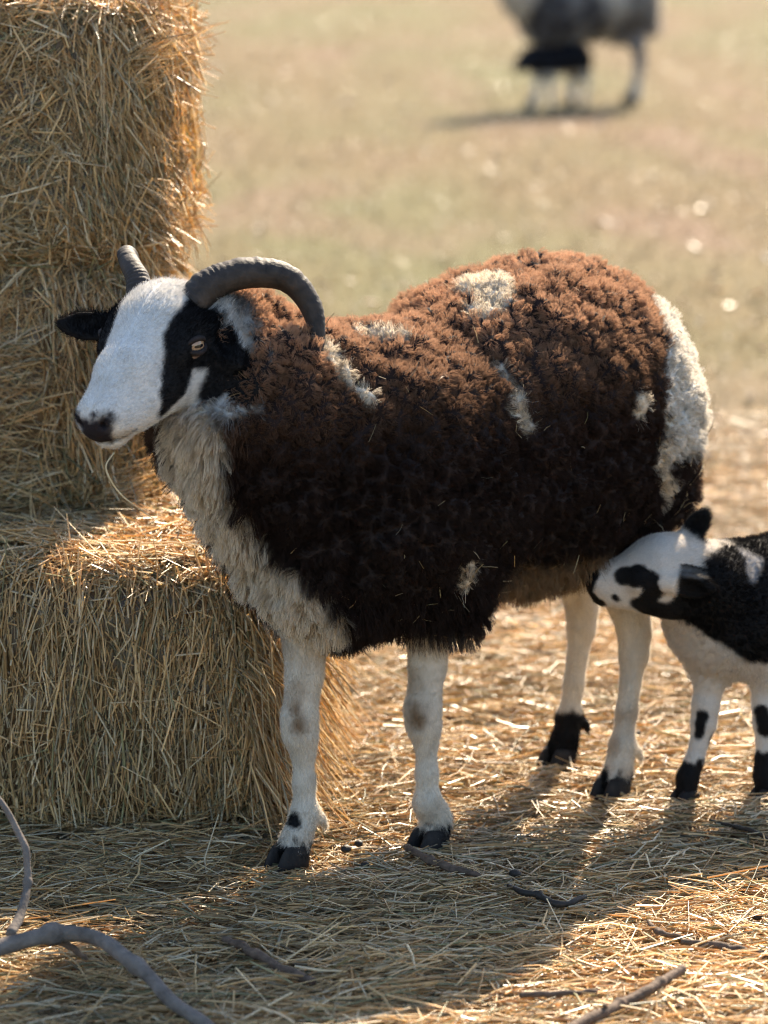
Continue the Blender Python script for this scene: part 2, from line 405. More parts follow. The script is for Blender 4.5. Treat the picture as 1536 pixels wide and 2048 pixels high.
# ------------------------------------------------------------------ soft bodies: signed distances meshed as one surface
class Body:
    """prims are grouped 'w' (woolly) and 'b' (short coat); every k is a blending width"""
    def __init__(s, h): s.h = h; s.pr = []; s.sub = []
    def cone(s, a, b, r1, r2, k=.03, g='w', fl=None): s.pr.append(('c', np.array(a, float), np.array(b, float), r1, r2, k, g)); return s
    def ell(s, c, r, M=None, k=.03, g='w'): s.pr.append(('e', np.array(c, float), np.array(r, float), np.eye(3) if M is None else np.array(M, float), 0, k, g)); return s
    def chain(s, pts, rad, k=.03, g='w'):
        for i in range(len(pts) - 1): s.cone(pts[i], pts[i + 1], rad[i], rad[i + 1], k, g)
        return s
    def cut(s, c, r, M=None, k=.004): s.sub.append(('e', np.array(c, float), np.array(r, float), np.eye(3) if M is None else np.array(M, float), 0, k, '-')); return s
    @staticmethod
    def dist(q, P):
        if q[0] == 'c':
            a, b = q[1], q[2]; ab = b - a; L2 = (ab ** 2).sum() + 1e-12
            t = np.clip(((P - a) @ ab) / L2, 0, 1)
            return np.linalg.norm(P - a - t[..., None] * ab, axis=-1) - (q[3] + (q[4] - q[3]) * t)
        x = (P - q[1]) @ q[3].T                          # rows of M are the ellipsoid's axes
        k0 = np.linalg.norm(x / q[2], axis=-1); k1 = np.linalg.norm(x / q[2] ** 2, axis=-1)
        return k0 * (k0 - 1) / np.maximum(k1, 1e-6)
    def bbox(s, q):
        if q[0] == 'c': r = max(q[3], q[4]); return np.minimum(q[1], q[2]) - r, np.maximum(q[1], q[2]) + r
        r = q[2].max(); return q[1] - r, q[1] + r
    def mesh(s):
        lo = np.min([s.bbox(q)[0] for q in s.pr], 0) - .03; hi = np.max([s.bbox(q)[1] for q in s.pr], 0) + .03
        h = s.h; nn = np.ceil((hi - lo) / h).astype(int) + 1; s.lo, s.nn = lo, nn
        ax = [lo[i] + h * np.arange(nn[i]) for i in range(3)]
        G = {g: np.full(nn, .08, np.float32) for g in 'wb'}
        def region(q):
            a, b = s.bbox(q); m = q[5] + .03
            i0 = np.maximum(((a - m - lo) / h).astype(int), 0); i1 = np.minimum(((b + m - lo) / h).astype(int) + 2, nn)
            sl = tuple(slice(i0[i], i1[i]) for i in range(3))
            P = np.stack(np.meshgrid(*[ax[i][sl[i]] for i in range(3)], indexing='ij'), -1).astype(np.float32)
            return sl, P
        def smin(a, b, k):
            hh = np.clip(.5 + .5 * (b - a) / k, 0, 1); return b + (a - b) * hh - k * hh * (1 - hh)
        for q in s.pr:
            sl, P = region(q); d = s.dist(q, P); G[q[6]][sl] = smin(G[q[6]][sl], d, q[5])
        D = smin(G['w'], G['b'], .018)
        for q in s.sub:
            sl, P = region(q); d = s.dist(q, P); D[sl] = -smin(-D[sl], d, q[5])
        s.G = G; s.D = D
        ins = D < 0
        c = np.zeros(nn - 1, int)
        for dx in (0, 1):
            for dy in (0, 1):
                for dz in (0, 1): c += ins[dx:nn[0] - 1 + dx, dy:nn[1] - 1 + dy, dz:nn[2] - 1 + dz]
        cell = (c > 0) & (c < 8); idx = np.full(cell.shape, -1, np.int64); ids = np.argwhere(cell); idx[cell] = np.arange(len(ids))
        acc = np.zeros((len(ids), 3)); cnt = np.zeros(len(ids)); corners = [(a, b, e) for a in (0, 1) for b in (0, 1) for e in (0, 1)]
        dv = {cr: D[ids[:, 0] + cr[0], ids[:, 1] + cr[1], ids[:, 2] + cr[2]].astype(float) for cr in corners}
        for cr in corners:
            for a_ in range(3):
                if cr[a_] == 0:
                    c2 = list(cr); c2[a_] = 1; c2 = tuple(c2)
                    da, db = dv[cr], dv[c2]; x = (da < 0) != (db < 0); t = np.where(x, da / np.where(x, da - db, 1), 0)
                    p = np.array(cr, float)[None].repeat(len(ids), 0); p[:, a_] = t
                    acc += p * x[:, None]; cnt += x
        V = lo + h * (ids + acc / cnt[:, None])
        Fs = []
        for a_ in range(3):
            b_, c_ = (a_ + 1) % 3, (a_ + 2) % 3
            A = np.moveaxis(ins, (a_, b_, c_), (0, 1, 2)); I = np.moveaxis(idx, (a_, b_, c_), (0, 1, 2))
            e = A[:-1] != A[1:]; e = e[:, 1:-1, 1:-1]; w_ = np.argwhere(e)
            i, j, k = w_[:, 0], w_[:, 1] + 1, w_[:, 2] + 1
            f = np.stack([I[i, j - 1, k - 1], I[i, j, k - 1], I[i, j, k], I[i, j - 1, k]], -1)
            fl = A[i, j, k]                                   # inside on the low side: outward normal is +a
            f[~fl] = f[~fl][:, ::-1]; Fs.append(f)
        F = np.concatenate(Fs); F = F[(F >= 0).all(1)]
        for _ in range(1):                                    # one light smoothing pass
            sm = np.zeros_like(V); n_ = np.zeros(len(V))
            for k in range(4):
                np.add.at(sm, F[:, k], V[F[:, (k + 1) % 4]] + V[F[:, (k + 3) % 4]]); np.add.at(n_, F[:, k], 2)
            V = V * .5 + .5 * sm / np.maximum(n_, 1)[:, None]
        s.V, s.F = V, F; s.N = normals(V, F)
        s.wool = sstep(-.012, .012, s.field('b', V) - s.field('w', V))
        return s
    def field(s, g, P):
        q = (P - s.lo) / s.h; i = np.clip(np.floor(q).astype(int), 0, s.nn - 2); f = q - i; out = 0; A = s.G[g]
        for dx in (0, 1):
            for dy in (0, 1):
                for dz in (0, 1):
                    wt = (f[:, 0] if dx else 1 - f[:, 0]) * (f[:, 1] if dy else 1 - f[:, 1]) * (f[:, 2] if dz else 1 - f[:, 2])
                    out = out + wt * A[i[:, 0] + dx, i[:, 1] + dy, i[:, 2] + dz]
        return out
def normals(V, F):
    fn = np.cross(V[F[:, 2]] - V[F[:, 0]], V[F[:, 3]] - V[F[:, 1]]); n = np.zeros_like(V)
    for k in range(4): np.add.at(n, F[:, k], fn)
    return unit(n)

class Frame:
    """an animal's own frame: x forward, y to its left, z up"""
    def __init__(s, o, fwd):
        f = unit(np.array([fwd[0], fwd[1], 0.])); s.o = np.array([o[0], o[1], 0.]); s.M = np.stack([f, np.array([-f[1], f[0], 0]), [0, 0, 1.]]); s.rot = math.atan2(f[1], f[0])
    def loc(s, P): return (np.asarray(P, float) - s.o) @ s.M.T
class Marks:
    """finds where a line of sight through the photograph meets the finished skin, as a point on that skin"""
    def __init__(s, fr, V, F): s.fr = fr; s.b = BVHTree.FromPolygons(V.tolist(), F.tolist())
    def __call__(s, px, py):
        w_ = at(px, py, 4.0); o = s.fr.loc(np.array([0, 0, CAM_H])); d = unit(s.fr.loc(w_) - o)
        h = s.b.ray_cast(Vector(o), Vector(d))[0]
        if h is None: h = s.b.find_nearest(Vector(s.fr.loc(at(px, py, np.linalg.norm(s.fr.o)))))[0]
        return np.array(h)
    def chain(s, pts):
        return [(s(a, b), r) for a, b, r in pts]
def blot(P, chain, feather=.004, rough=.0, freq=60, seed=4):
    """weight 1 inside a blotch given as a chain of (point, radius)"""
    d = np.full(len(P), 9.)
    if len(chain) == 1: chain = chain * 2
    for (a, r1), (b, r2) in zip(chain[:-1], chain[1:]):
        ab = b - a; L2 = (ab ** 2).sum() + 1e-9; t = np.clip(((P - a) @ ab) / L2, 0, 1)
        d = np.minimum(d, np.linalg.norm(P - a - t[:, None] * ab, axis=1) - (r1 + (r2 - r1) * t))
    if rough: d = d + (fbm(P, freq, seed, 2) - .5) * rough
    return 1 - sstep(-feather, feather, d)
def mirror(chain): return [(np.array([p[0], -p[1], p[2]]), r) for p, r in chain]

def sample(V, F, NN, dens, n, rg, attrs):
    T = np.concatenate([F[:, [0, 1, 2]], F[:, [0, 2, 3]]])
    a = np.linalg.norm(np.cross(V[T[:, 1]] - V[T[:, 0]], V[T[:, 2]] - V[T[:, 0]]), axis=1) * dens[T].mean(1)
    c = np.cumsum(a); t = T[np.minimum(np.searchsorted(c, rg.random(n) * c[-1]), len(T) - 1)]
    u, v = rg.random(n), rg.random(n); fl = u + v > 1; u[fl], v[fl] = 1 - u[fl], 1 - v[fl]
    W_ = np.stack([1 - u - v, u, v], -1)
    mixw = lambda A: (A[t] * (W_[..., None] if A.ndim == 2 else W_)).sum(1)
    return mixw(V), unit(mixw(NN)), [mixw(A) for A in attrs]

def lumps(P, wool, cell=.024, amp=.010, seed=3, stretch=1.5):
    """the fleece's locks: rounded lumps, longer down the flanks than across"""
    q = P + (np.stack([fbm(P, 22, 31, 2), fbm(P, 22, 41, 2), fbm(P, 22, 51, 2)], -1) - .5) * .022
    f1, f2, fp = worley(q, np.array([cell, cell, cell * stretch]), seed)
    g1, _, _ = worley(q * 1.0, np.array([cell, cell, cell]) * 2.6, seed + 7)
    g2, _, _ = worley(q * 1.0, np.array([cell, cell, cell]) * .5, seed + 17)
    return ((1 - np.minimum(f1, 1) ** 2 * 1.3) * amp * .75 + (.6 - g1) * amp * .8 + (.6 - g2 ** 1.5) * amp * .5) * wool, fp

def strands(name, B, fr_dens, n, length, color, parent, mat, seed, k=5, rad=.00022, lie=None, lie_w=0., frizz=.0015, clump=None, gravity=.0, taper=.5, fre=110, jit=0.):
    """strands rooted on a body: length, color, lie are functions of the root points"""
    rg = np.random.default_rng(seed); n = int(n * Q)
    P, Nn, _ = sample(B.V, B.F, B.N, fr_dens, n, rg, [])
    L = length(P) * rg.uniform(.6, 1.15, n)
    D = Nn.copy()
    if lie is not None: D = unit(D * (1 - lie_w) + lie(P, Nn) * lie_w)
    D = unit(D + rg.normal(0, .16, (n, 3)) + np.array([0, 0, -gravity]))
    pts = np.empty((n, k, 3)); t = np.linspace(0, 1, k)
    cl = None
    if clump is not None:
        _, _, fp = worley(P, np.array([clump[0]] * 3), seed + 5)
        _, _, fp2 = worley(P, np.array([clump[0]] * 3) * 1.9, seed + 15)
        fp = np.where((vnoise(P, 34, seed) + .35 * vnoise(P, 120, seed + 1) > .72)[:, None], fp2, fp)
        tip = fp + Nn * (((P - fp) * Nn).sum(1) + length(P) * 1.05)[:, None]
        end = P + D * L[:, None]; end = end * (1 - clump[1]) + tip * clump[1]
        D2 = end - P
    else: D2 = D * L[:, None]
    fz = rg.uniform(.6, 1.5, n)[:, None] * frizz
    for j, tt in enumerate(t):
        c = P - Nn * .001 + D2 * tt + np.array([0, 0, -1.]) * (gravity * L * tt ** 2)[:, None]
        if frizz and j:
            s_ = c * 1.0
            c = c + (np.stack([vnoise(s_, fre, 61), vnoise(s_, fre, 62), vnoise(s_, fre, 63)], -1) - .5) * 2 * fz * (tt ** .7) + rg.normal(0, .25, (n, 3)) * fz * tt
        pts[:, j] = c
    C = color(P + rg.normal(0, 1, (n, 3)) * jit)
    C = C * rg.uniform(.75, 1.2, (n, 1))
    return curves_np(name, pts, np.array([rad * (1 - (1 - taper) * x) for x in t])[None], mat, parent, C)

def tube(name, P, Rr, mat, parent=None, seg=20, ring=0., nring=0, flat=1.0, M=None, cap=True, col=None):
    """swept tube through the points P with radii Rr; ring adds raised annuli along it"""
    P = np.asarray(P, float); n = len(P); T = unit(np.gradient(P, axis=0))
    ref = np.array([0, 0, 1.]) if abs(T[0][2]) < .9 else np.array([1., 0, 0]); A = unit(np.cross(T[0], ref)); V = []
    arc = np.concatenate([[0], np.cumsum(np.linalg.norm(np.diff(P, axis=0), axis=1))]); arc /= arc[-1]; cen = P[[0, n // 2, -1]].mean(0)
    for i in range(n):
        A = unit(A - T[i] * (A @ T[i])); Bb = np.cross(T[i], A)
        a = np.linspace(0, 2 * math.pi, seg, endpoint=False)
        r = Rr[i] * np.ones(seg); od = unit(P[i] - cen)
        if ring: r = r * (1 + ring * (abs(math.sin(math.pi * (nring * arc[i] + 1.3 * math.sin(9.1 * arc[i]) + .5 * math.sin(31 * arc[i] + 1)))) ** .7 * (.72 + .4 * math.sin(23 * arc[i]) * math.sin(57 * arc[i] + 2)) - .5) * min(1, (1 - arc[i]) * 2.2) * (.3 + .7 * np.clip(np.cos(a) * (A @ od) + np.sin(a) * (Bb @ od), 0, 1)))
        V.append(P[i] + (np.cos(a) * r)[:, None] * A + (np.sin(a) * r * flat)[:, None] * Bb)
    V = np.concatenate(V + [P[:1], P[-1:]]); F = []
    for i in range(n - 1):
        for j in range(seg): F.append([i * seg + j, i * seg + (j + 1) % seg, (i + 1) * seg + (j + 1) % seg, (i + 1) * seg + j])
    me = bpy.data.meshes.new(name); c0, c1 = n * seg, n * seg + 1
    F += [[c0, (j + 1) % seg, j] for j in range(seg)] + [[c1, (n - 1) * seg + j, (n - 1) * seg + (j + 1) % seg] for j in range(seg)]
    me.from_pydata(V.tolist(), [], F); me.polygons.foreach_set('use_smooth', [True] * len(F)); me.materials.append(mat); me.update()
    return link(name, me, parent)
def spline(P, n):
    """Catmull-Rom through the points (any number of columns)"""
    P = np.asarray(P, float); P = np.concatenate([2 * P[:1] - P[1:2], P, 2 * P[-1:] - P[-2:-1]]); m = len(P) - 3; out = []
    for u in np.linspace(0, m - 1e-9, n):
        i = int(u); t = u - i; a, b, c, d = P[i:i + 4]
        out.append(.5 * (2 * b + (c - a) * t + (2 * a - 5 * b + 4 * c - d) * t * t + (3 * b - a - 3 * c + d) * t ** 3))
    return np.array(out)

# ------------------------------------------------------------------ shared anatomy
def head_frame(yaw, pitch, roll=0.):
    """rows: u (poll to nose), w (animal's left), n (out of the forehead)"""
    u = np.array([math.cos(yaw) * math.cos(pitch), math.sin(yaw) * math.cos(pitch), -math.sin(pitch)])
    w_ = np.array([-math.sin(yaw), math.cos(yaw), 0.]); n_ = np.cross(u, w_)
    c, s_ = math.cos(roll), math.sin(roll)
    w2 = w_ * c + n_ * s_; n2 = n_ * c - w_ * s_
    return np.stack([u, w2, n2])
def add_head(B, o, Mh, S=1.0, lamb=False):
    L = lambda u, w_, n_: o + S * (u * Mh[0] + w_ * Mh[1] + n_ * Mh[2])
    g = 'b'
    if not lamb:
        B.ell(L(.045, 0, -.05), (.066 * S, .060 * S, .05 * S), Mh, .02, g)
        B.cone(L(.05, 0, -.04), L(.13, 0, -.036), .043 * S, .036 * S, .02, g)
        B.cone(L(.13, 0, -.036), L(.205, 0, -.034), .034 * S, .0265 * S, .015, g)
        for s_ in (1, -1):
            B.cone(L(.045, .044 * s_, -.034), L(.085, .044 * s_, -.040), .021 * S, .018 * S, .012, g)      # brow
            B.cone(L(.075, .030 * s_, -.088), L(.165, .012 * s_, -.070), .031 * S, .019 * S, .02, g)       # cheek and jaw
            B.cone(L(.11, .030 * s_, -.066), L(.19, .017 * s_, -.052), .022 * S, .017 * S, .02, g)
            B.ell(L(.207, .012 * s_, -.030), (.016 * S, .012 * S, .014 * S), Mh, .01, g)                    # nostril wings
            B.cut(L(.2215, .0135 * s_, -.030), (.008 * S, .0034 * S, .0065 * S), Mh)
        B.ell(L(.200, 0, -.046), (.024 * S, .0245 * S, .025 * S), Mh, .013, g)                                # upper lip
        B.ell(L(.193, 0, -.072), (.024 * S, .0215 * S, .0135 * S), Mh, .008, g)                              # chin
        B.cone(L(.02, 0, -.06), L(.0, 0, -.085), .05 * S, .050 * S, .03, g)
        B.cut(L(.212, 0, -.0635), (.018 * S, .026 * S, .0022 * S), Mh, .003)                                # mouth
    else:
        B.ell(L(.038, 0, -.042), (.056 * S, .046 * S, .043 * S), Mh, .02, g)
        B.cone(L(.05, 0, -.042), L(.112, 0, -.052), .036 * S, .0255 * S, .018, g)
        for s_ in (1, -1):
            B.cone(L(.062, .024 * s_, -.036), L(.078, .028 * s_, -.040), .018 * S, .016 * S, .012, g)
            B.cone(L(.040, .016 * s_, -.078), L(.112, .007 * s_, -.070), .029 * S, .015 * S, .018, g)
            B.ell(L(.134, .009 * s_, -.047), (.010 * S, .009 * S, .010 * S), Mh, .008, g)
            B.cut(L(.143, .010 * s_, -.045), (.005 * S, .0025 * S, .005 * S), Mh)
        B.ell(L(.126, 0, -.057), (.019 * S, .0205 * S, .020 * S), Mh, .012, g)
        B.ell(L(.122, 0, -.077), (.016 * S, .015 * S, .010 * S), Mh, .005, g)
    return L
def add_ear(B, base, d, nrm, L_=.09, W_=.022):
    d = unit(d); nrm = unit(nrm - d * (np.asarray(nrm) @ d)); x = np.cross(nrm, d); M_ = np.stack([d, x, nrm])
    B.cone(base - d * .01, base + d * L_ * .3, .011, .010, .012, 'b')
    B.ell(base + d * L_ * .55, (L_ * .5, W_, .0065), M_, .010, 'b')
    B.cone(base + d * L_ * .75, base + d * L_ * 1.08, W_ * .42, .003, .012, 'b')
    B.cut(base + d * L_ * .50 + nrm * .0075, (L_ * .40, W_ * .72, .0062), M_, .003)
def hoof(name, x, y, parent, fwd_len=.052, w_=.024, hgt=.032, ang=0., mat=None, dark=None):
    """a cloven hoof: two wedge claws rounded at the toe, sitting on the ground, plus nothing painted"""
    V, F = [], []
    for s_ in (1, -1):
        rows = []; m = 14
        for (z, gro, sh) in ((.0, 1.0, 0), (hgt * .35, .97, -.002), (hgt * .75, .86, -.006), (hgt, .72, -.009), (hgt * 1.05, .3, -.009)):
            r = []
            for j in range(m):
                a = 2 * math.pi * j / m; cx, sy_ = math.cos(a), math.sin(a)
                X = (cx * .5 * fwd_len * (1 if cx > 0 else .8)) * gro + sh; Y = sy_ * w_ * .5 * gro * (1 - .35 * max(cx, 0)) + s_ * w_ * .53 * (1 - .12 * max(cx, 0))
                r.append((X, Y, z * (1 - .25 * max(-cx, 0) * (z > 0))))
            rows.append(r)
        o_ = len(V); V += [p for r in rows for p in r]
        for i in range(4):
            for j in range(m): F.append([o_ + i * m + j, o_ + i * m + (j + 1) % m, o_ + (i + 1) * m + (j + 1) % m, o_ + (i + 1) * m + j])
        F.append([o_ + j for j in range(m)][::-1]); F.append([o_ + 4 * m + j for j in range(m)])
    c, s2 = math.cos(ang), math.sin(ang)
    V = [(x + X * c - Y * s2, y + X * s2 + Y * c, Z) for X, Y, Z in V]
    me = bpy.data.meshes.new(name); me.from_pydata(V, [], F); me.polygons.foreach_set('use_smooth', [True] * len(F)); me.materials.append(mat or M_HOOF); me.update()
    return link(name, me, parent)
def eye_material():
    """amber iris with a level slot pupil, as a sheep's"""
    m = N('sheep_eye'); v = m.pos(); s_ = m.n('ShaderNodeSeparateXYZ'); m.l(v, s_.inputs[0])
    def mth(op, a, b=None):
        o = m.n('ShaderNodeMath', _operation=op)
        for x, i in ((a, 0), (b, 1)):
            if x is None: continue
            if hasattr(x, 'is_output'): m.l(x, o.inputs[i])
            else: o.inputs[i].default_value = x
        return o.outputs[0]
    e = mth('ADD', mth('POWER', mth('ABSOLUTE', mth('DIVIDE', s_.outputs[0], .0066)), 2.6), mth('POWER', mth('ABSOLUTE', mth('DIVIDE', s_.outputs[2], .0020)), 2.6))
    pup = mth('LESS_THAN', e, 1.0)
    r = mth('SQRT', mth('ADD', mth('POWER', s_.outputs[0], 2.0), mth('POWER', s_.outputs[2], 2.0)))
    c = m.ramp(mth('DIVIDE', r, .013), [(.0, (.26, .16, .09)), (.7, (.34, .21, .12)), (.92, (.08, .05, .035)), (1, (.20, .15, .13))])
    c = m.mix(pup, c, (.008, .008, .010))
    p = m.n('ShaderNodeBsdfPrincipled'); m.l(c, p.inputs['Base Color']); p.inputs['Roughness'].default_value = .08; p.inputs['Specular IOR Level'].default_value = .6
    m.l(p.outputs[0], m.out.inputs[0]); return m.m
M_EYE = eye_material()
M_LID = mat_plain('eyelid', (.010, .009, .009), (.030, .022, .020), 120, .7, .15)
def eyeball(p, out, up, r, parent):
    """sphere whose local y looks outwards and z up, so that the slot pupil lies level"""
    import bmesh
    bm = bmesh.new(); bmesh.ops.create_uvsphere(bm, u_segments=32, v_segments=20, radius=r); me = bpy.data.meshes.new('eye'); bm.to_mesh(me); bm.free()
    me.polygons.foreach_set('use_smooth', [True] * len(me.polygons)); me.materials.append(M_EYE)
    o = link('eye', me, parent); y = unit(out); z = unit(up - y * (up @ y)); x = np.cross(y, z)
    m = Matrix(np.stack([x, y, z], 1).tolist()).to_4x4(); m.translation = Vector(p); o.matrix_local = m
    return o
def eyelids(p, out, up, r, parent, mat, opening=.42, width=1.05):
    """upper and lower lids: two curved rims hugging the ball"""
    y = unit(out); z = unit(up - y * (up @ y)); x = np.cross(y, z)
    for nm, s_ in (('upper_eyelid', 1), ('lower_eyelid', -1)):
        P = []
        for t in np.linspace(-1, 1, 17):
            a = t * 1.15 * width; zz = s_ * opening * r * (math.cos(t * math.pi / 2) ** .8) * (1.05 if s_ > 0 else .95) + .02 * r
            yy = math.sqrt(max(r * r * 1.03 - zz * zz, 0)); P.append(p + x * math.sin(a) * yy + y * math.cos(a) * yy + z * zz)
        tube(nm, P, [r * (.10 + .10 * math.cos(t * 1.5)) for t in np.linspace(-1, 1, 17)], mat, parent, 8)
WHITE = np.array([.74, .71, .66]); WOOLW = np.array([.72, .62, .48]); BLACK = np.array([.010, .0095, .010]); BROWN = np.array([.024, .0135, .011]); TIP = np.array([.62, .355, .215])
def mixc(a, b, t): return a * (1 - t[:, None]) + b * t[:, None]
#@@EWE
# ------------------------------------------------------------------ the ewe
def ewe_body(h, pose='photo'):
    B = Body(h)
    # trunk
    B.cone((.18, 0, .470), (-.145, 0, .52), .140, .152, .06)
    B.cone((.13, 0, .480), (-.12, 0, .508), .132, .132, .06)
    B.ell((-.055, 0, .498), (.145, .170, .172), None, .07)
    B.ell((.22, 0, .48), (.12, .135, .145), None, .06)
    B.ell((.274, -.010, .428), (.100, .106, .115), None, .05)
    B.ell((-.175, 0, .52), (.135, .126, .148), None, .06)
    B.cone((-.28, 0, .57), (-.325, 0, .47), .06, .038, .05)          # dock
    B.cone((-.325, 0, .47), (-.338, 0, .36), .036, .030, .03)
    for s_ in (1, -1):
        B.cone((-.19, .066 * s_, .49), (-.225, .072 * s_, .42), .104, .070, .05)   # thighs
    if pose == 'photo':
        nk = [(.25, -.01, .50), (.325, -.025, .535), (.385, -.045, .59), (.425, -.068, .645)]; o = np.array([.478, -.083, .731]); Mh = head_frame(R(14), R(34), R(0))
    else:
        nk = [(.25, 0, .50), (.36, .0, .545), (.43, .0, .61), (.49, 0, .68)]; o = np.array([.52, 0, .76]); Mh = head_frame(R(5), R(45), 0)
    B.chain(nk, (.138, .106, .084, .064), .05)
    hl = add_head(B, o, Mh, .96)
    # legs: (x, y) of every hoof and the line above it
    legs = [(.146, .0425, .008, 1), (.312, -.042, -.026, -1)]
    for (x, y, dx, s_) in legs:
        B.cone((.16, .066 * s_, .43), (.13 + .7 * (x + dx - .13), y + .010 * s_, .325), .068, .040, .04)
        B.chain([(.13 + .92 * (x + dx - .13), y + .004 * s_, .33), (x + dx - .004, y, .235), (x + dx + .005, y, .182), (x + dx + .003, y, .160), (x + dx - .001, y, .142)], (.038, .0215, .0210, .0195, .0145), .010, 'b')
        B.ell((x + dx + .012, y, .172), (.011, .016, .020), None, .008, 'b')
        B.chain([(x + dx - .001, y, .145), (x + dx - .003, y, .10), (x + dx - .004, y, .066)], (.0135, .0125, .0145), .010, 'b')
        B.chain([(x + dx - .005, y, .060), (x - .014, y, .034), (x - .006, y, .018)], (.0185, .0165, .0205), .010, 'b')
        for q in (1, -1): B.cone((x + dx - .020, y + q * .011, .055), (x + dx - .030, y + q * .012, .042), .007, .004, .006, 'b')
    hind = [(-.193, .071, -.042, 1), (-.266, -.073, -.046, -1)]
    for (x, y, dx, s_) in hind:
        B.cone((-.225, .074 * s_, .40), (x + dx * .9 + .012, y + .004 * s_, .285), .062, .034, .03, 'b')
        B.chain([(x + dx * .8 + .015, y, .285), (x + dx - .004, y, .215), (x + dx - .003, y, .185)], (.034, .0200, .0190), .012, 'b')
        B.cone((x + dx - .018, y, .218), (x + dx - .012, y, .18), .011, .011, .010, 'b')
        B.chain([(x + dx - .003, y, .185), (x + dx * .75, y, .11), (x + dx * .55, y, .068)], (.0165, .0130, .0150), .010, 'b')
        B.chain([(x + dx * .55, y, .063), (x - .014, y, .034), (x - .006, y, .018)], (.0185, .0165, .0205), .010, 'b')
        for q in (1, -1): B.cone((x + dx * .55 - .018, y + q * .011, .056), (x + dx * .55 - .027, y + q * .012, .044), .007, .004, .006, 'b')
    # ears
    eb = [hl(-.004, .056, -.052), hl(.030, -.056, -.056)]
    if pose == 'photo':
        ed = [np.array([.30, .66, -.60]), np.array([.36, -.90, .02])]; en = [np.array([.55, -.2, .6]), np.array([.6, .3, .30])]
    else:
        ed = [np.array([-.1, .9, -.35]), np.array([-.1, -.9, -.35])]; en = [np.array([1., .1, .1]), np.array([1., -.1, .1])]
    for b, d, n_ in zip(eb, ed, en): add_ear(B, b, d, n_, .078, .0185)
    # udder with two teats
    B.ell((-.15, .01, .325), (.06, .055, .055), None, .03, 'b')
    for s_ in (1, -1): B.cone((-.15, .02 + .034 * s_, .315), (-.15 if s_ > 0 else -.10, .04 + .040 * s_, .285 if s_ > 0 else .265), .011, .006, .01, 'b')
    B.mesh()
    B.head = (o, Mh, hl); B.earinfo = list(zip(eb, [unit(d) for d in ed])); B.feet = legs + hind
    return B
fwd = np.array([-.644, -.764]); EF = Frame((.1175, 4.365), fwd)
B = ewe_body(.0042)
hp, Mh, HL = B.head
def woolmask(P):
    hd = (P - hp) @ Mh.T
    m_ = sstep(-.012, .012, B.field('b', P) - B.field('w', P) + .004)
    far = np.maximum(sstep(.072, .045, hd[:, 0] + 1.17 * (hd[:, 2] + .09)), sstep(-.098, -.118, hd[:, 2]))
    return m_ * np.maximum(far, P[:, 2] < .5)
B.wool = woolmask(B.V)
dl, _ = lumps(B.V, B.wool, .024, .021)
B.V = B.V + B.N * dl[:, None]; Nsm = B.N; B.N = normals(B.V, B.F)
K = Marks(EF, B.V, B.F)
white_w = [  # the white of the fleece: blotches as (photo x, photo y, radius in metres) found on the skin
    ([(385, 872, .040), (392, 960, .036), (440, 1040, .036), (495, 1120, .040), (575, 1195, .044), (620, 1245, .042)], .020, .012),
    ([(968, 560, .030), (985, 590, .028), (965, 615, .022)], .016, .008),
    ([(1000, 738, .009), (1018, 775, .012), (1030, 815, .007), (1048, 860, .006)], .016, .006),
    ([(640, 690, .012), (690, 740, .012), (740, 790, .008)], .016, .008),
    ([(725, 668, .014), (785, 668, .013)], .016, .008),
        ([(1345, 850, .010), (1325, 920, .010), (1335, 1000, .009)], .012, .006),
    ([(1290, 800, .011), (1282, 822, .009)], .012, .006),
    ([(940, 1140, .011), (932, 1172, .008)], .01, .006),
]
WW = [(K.chain(c), f, r) for c, r, f in white_w]
back_white = [(np.array([-.43, -.02, .55]), .075), (np.array([-.42, .0, .46]), .05)]
hp, Mh, HL = B.head
blk = K.chain([(382, 612, .010), (378, 640, .020), (375, 685, .028), (362, 740, .024), (345, 785, .020), (326, 822, .011)])
blk2 = K.chain([(415, 640, .022), (425, 690, .020), (400, 720, .014)])
nose_c = [(HL(.222, 0, -.058), .009), (HL(.216, .012, -.062), .006), (HL(.208, .022, -.064), .004)]
nose_d = [(HL(.216, -.014, -.028), .0115), (HL(.220, 0, -.034), .0185), (HL(.216, .014, -.028), .0115), (HL(.222, .002, -.050), .017)]
muz = [(HL(.222, 0, -.058), .009), (HL(.216, -.012, -.062), .006)]
darkedge = K.chain([(352, 1000, .014), (385, 1100, .020), (430, 1180, .024), (490, 1240, .022)])
spotA = K.chain([(586, 1636, .009), (590, 1646, .008)]); spotB = K.chain([(893, 1600, .006), (900, 1618, .007)])
knee = K.chain([(828, 1412, .010), (832, 1440, .012)]) ; knee2 = K.chain([(592, 1425, .008), (597, 1455, .009)])
cheek = K.chain([(455, 690, .024), (448, 740, .022), (420, 790, .013)])
backpatch = K.chain([(1325, 590, .018), (1358, 640, .022), (1385, 700, .028), (1392, 770, .028), (1388, 830, .016)])
spotn = K.chain([(184, 828, .003), (188, 830, .003)]); spotm = K.chain([(266, 863, .003)])
def rump_white(P):
    q = lambda A: -A[:, 0] * .75 + A[:, 1] * .30
    d = q(P) - np.interp(P[:, 2], [.51, .55, .60, .64, .67, .71], [.164, .158, .174, .202, .236, .295]) + (fbm(P, 38, 81, 3) - .5) * .022
    return sstep(-.004, .004, d) * sstep(.455, .485, P[:, 2] + (vnoise(P, 30, 3) - .5) * .04) * (P[:, 0] < -.1)
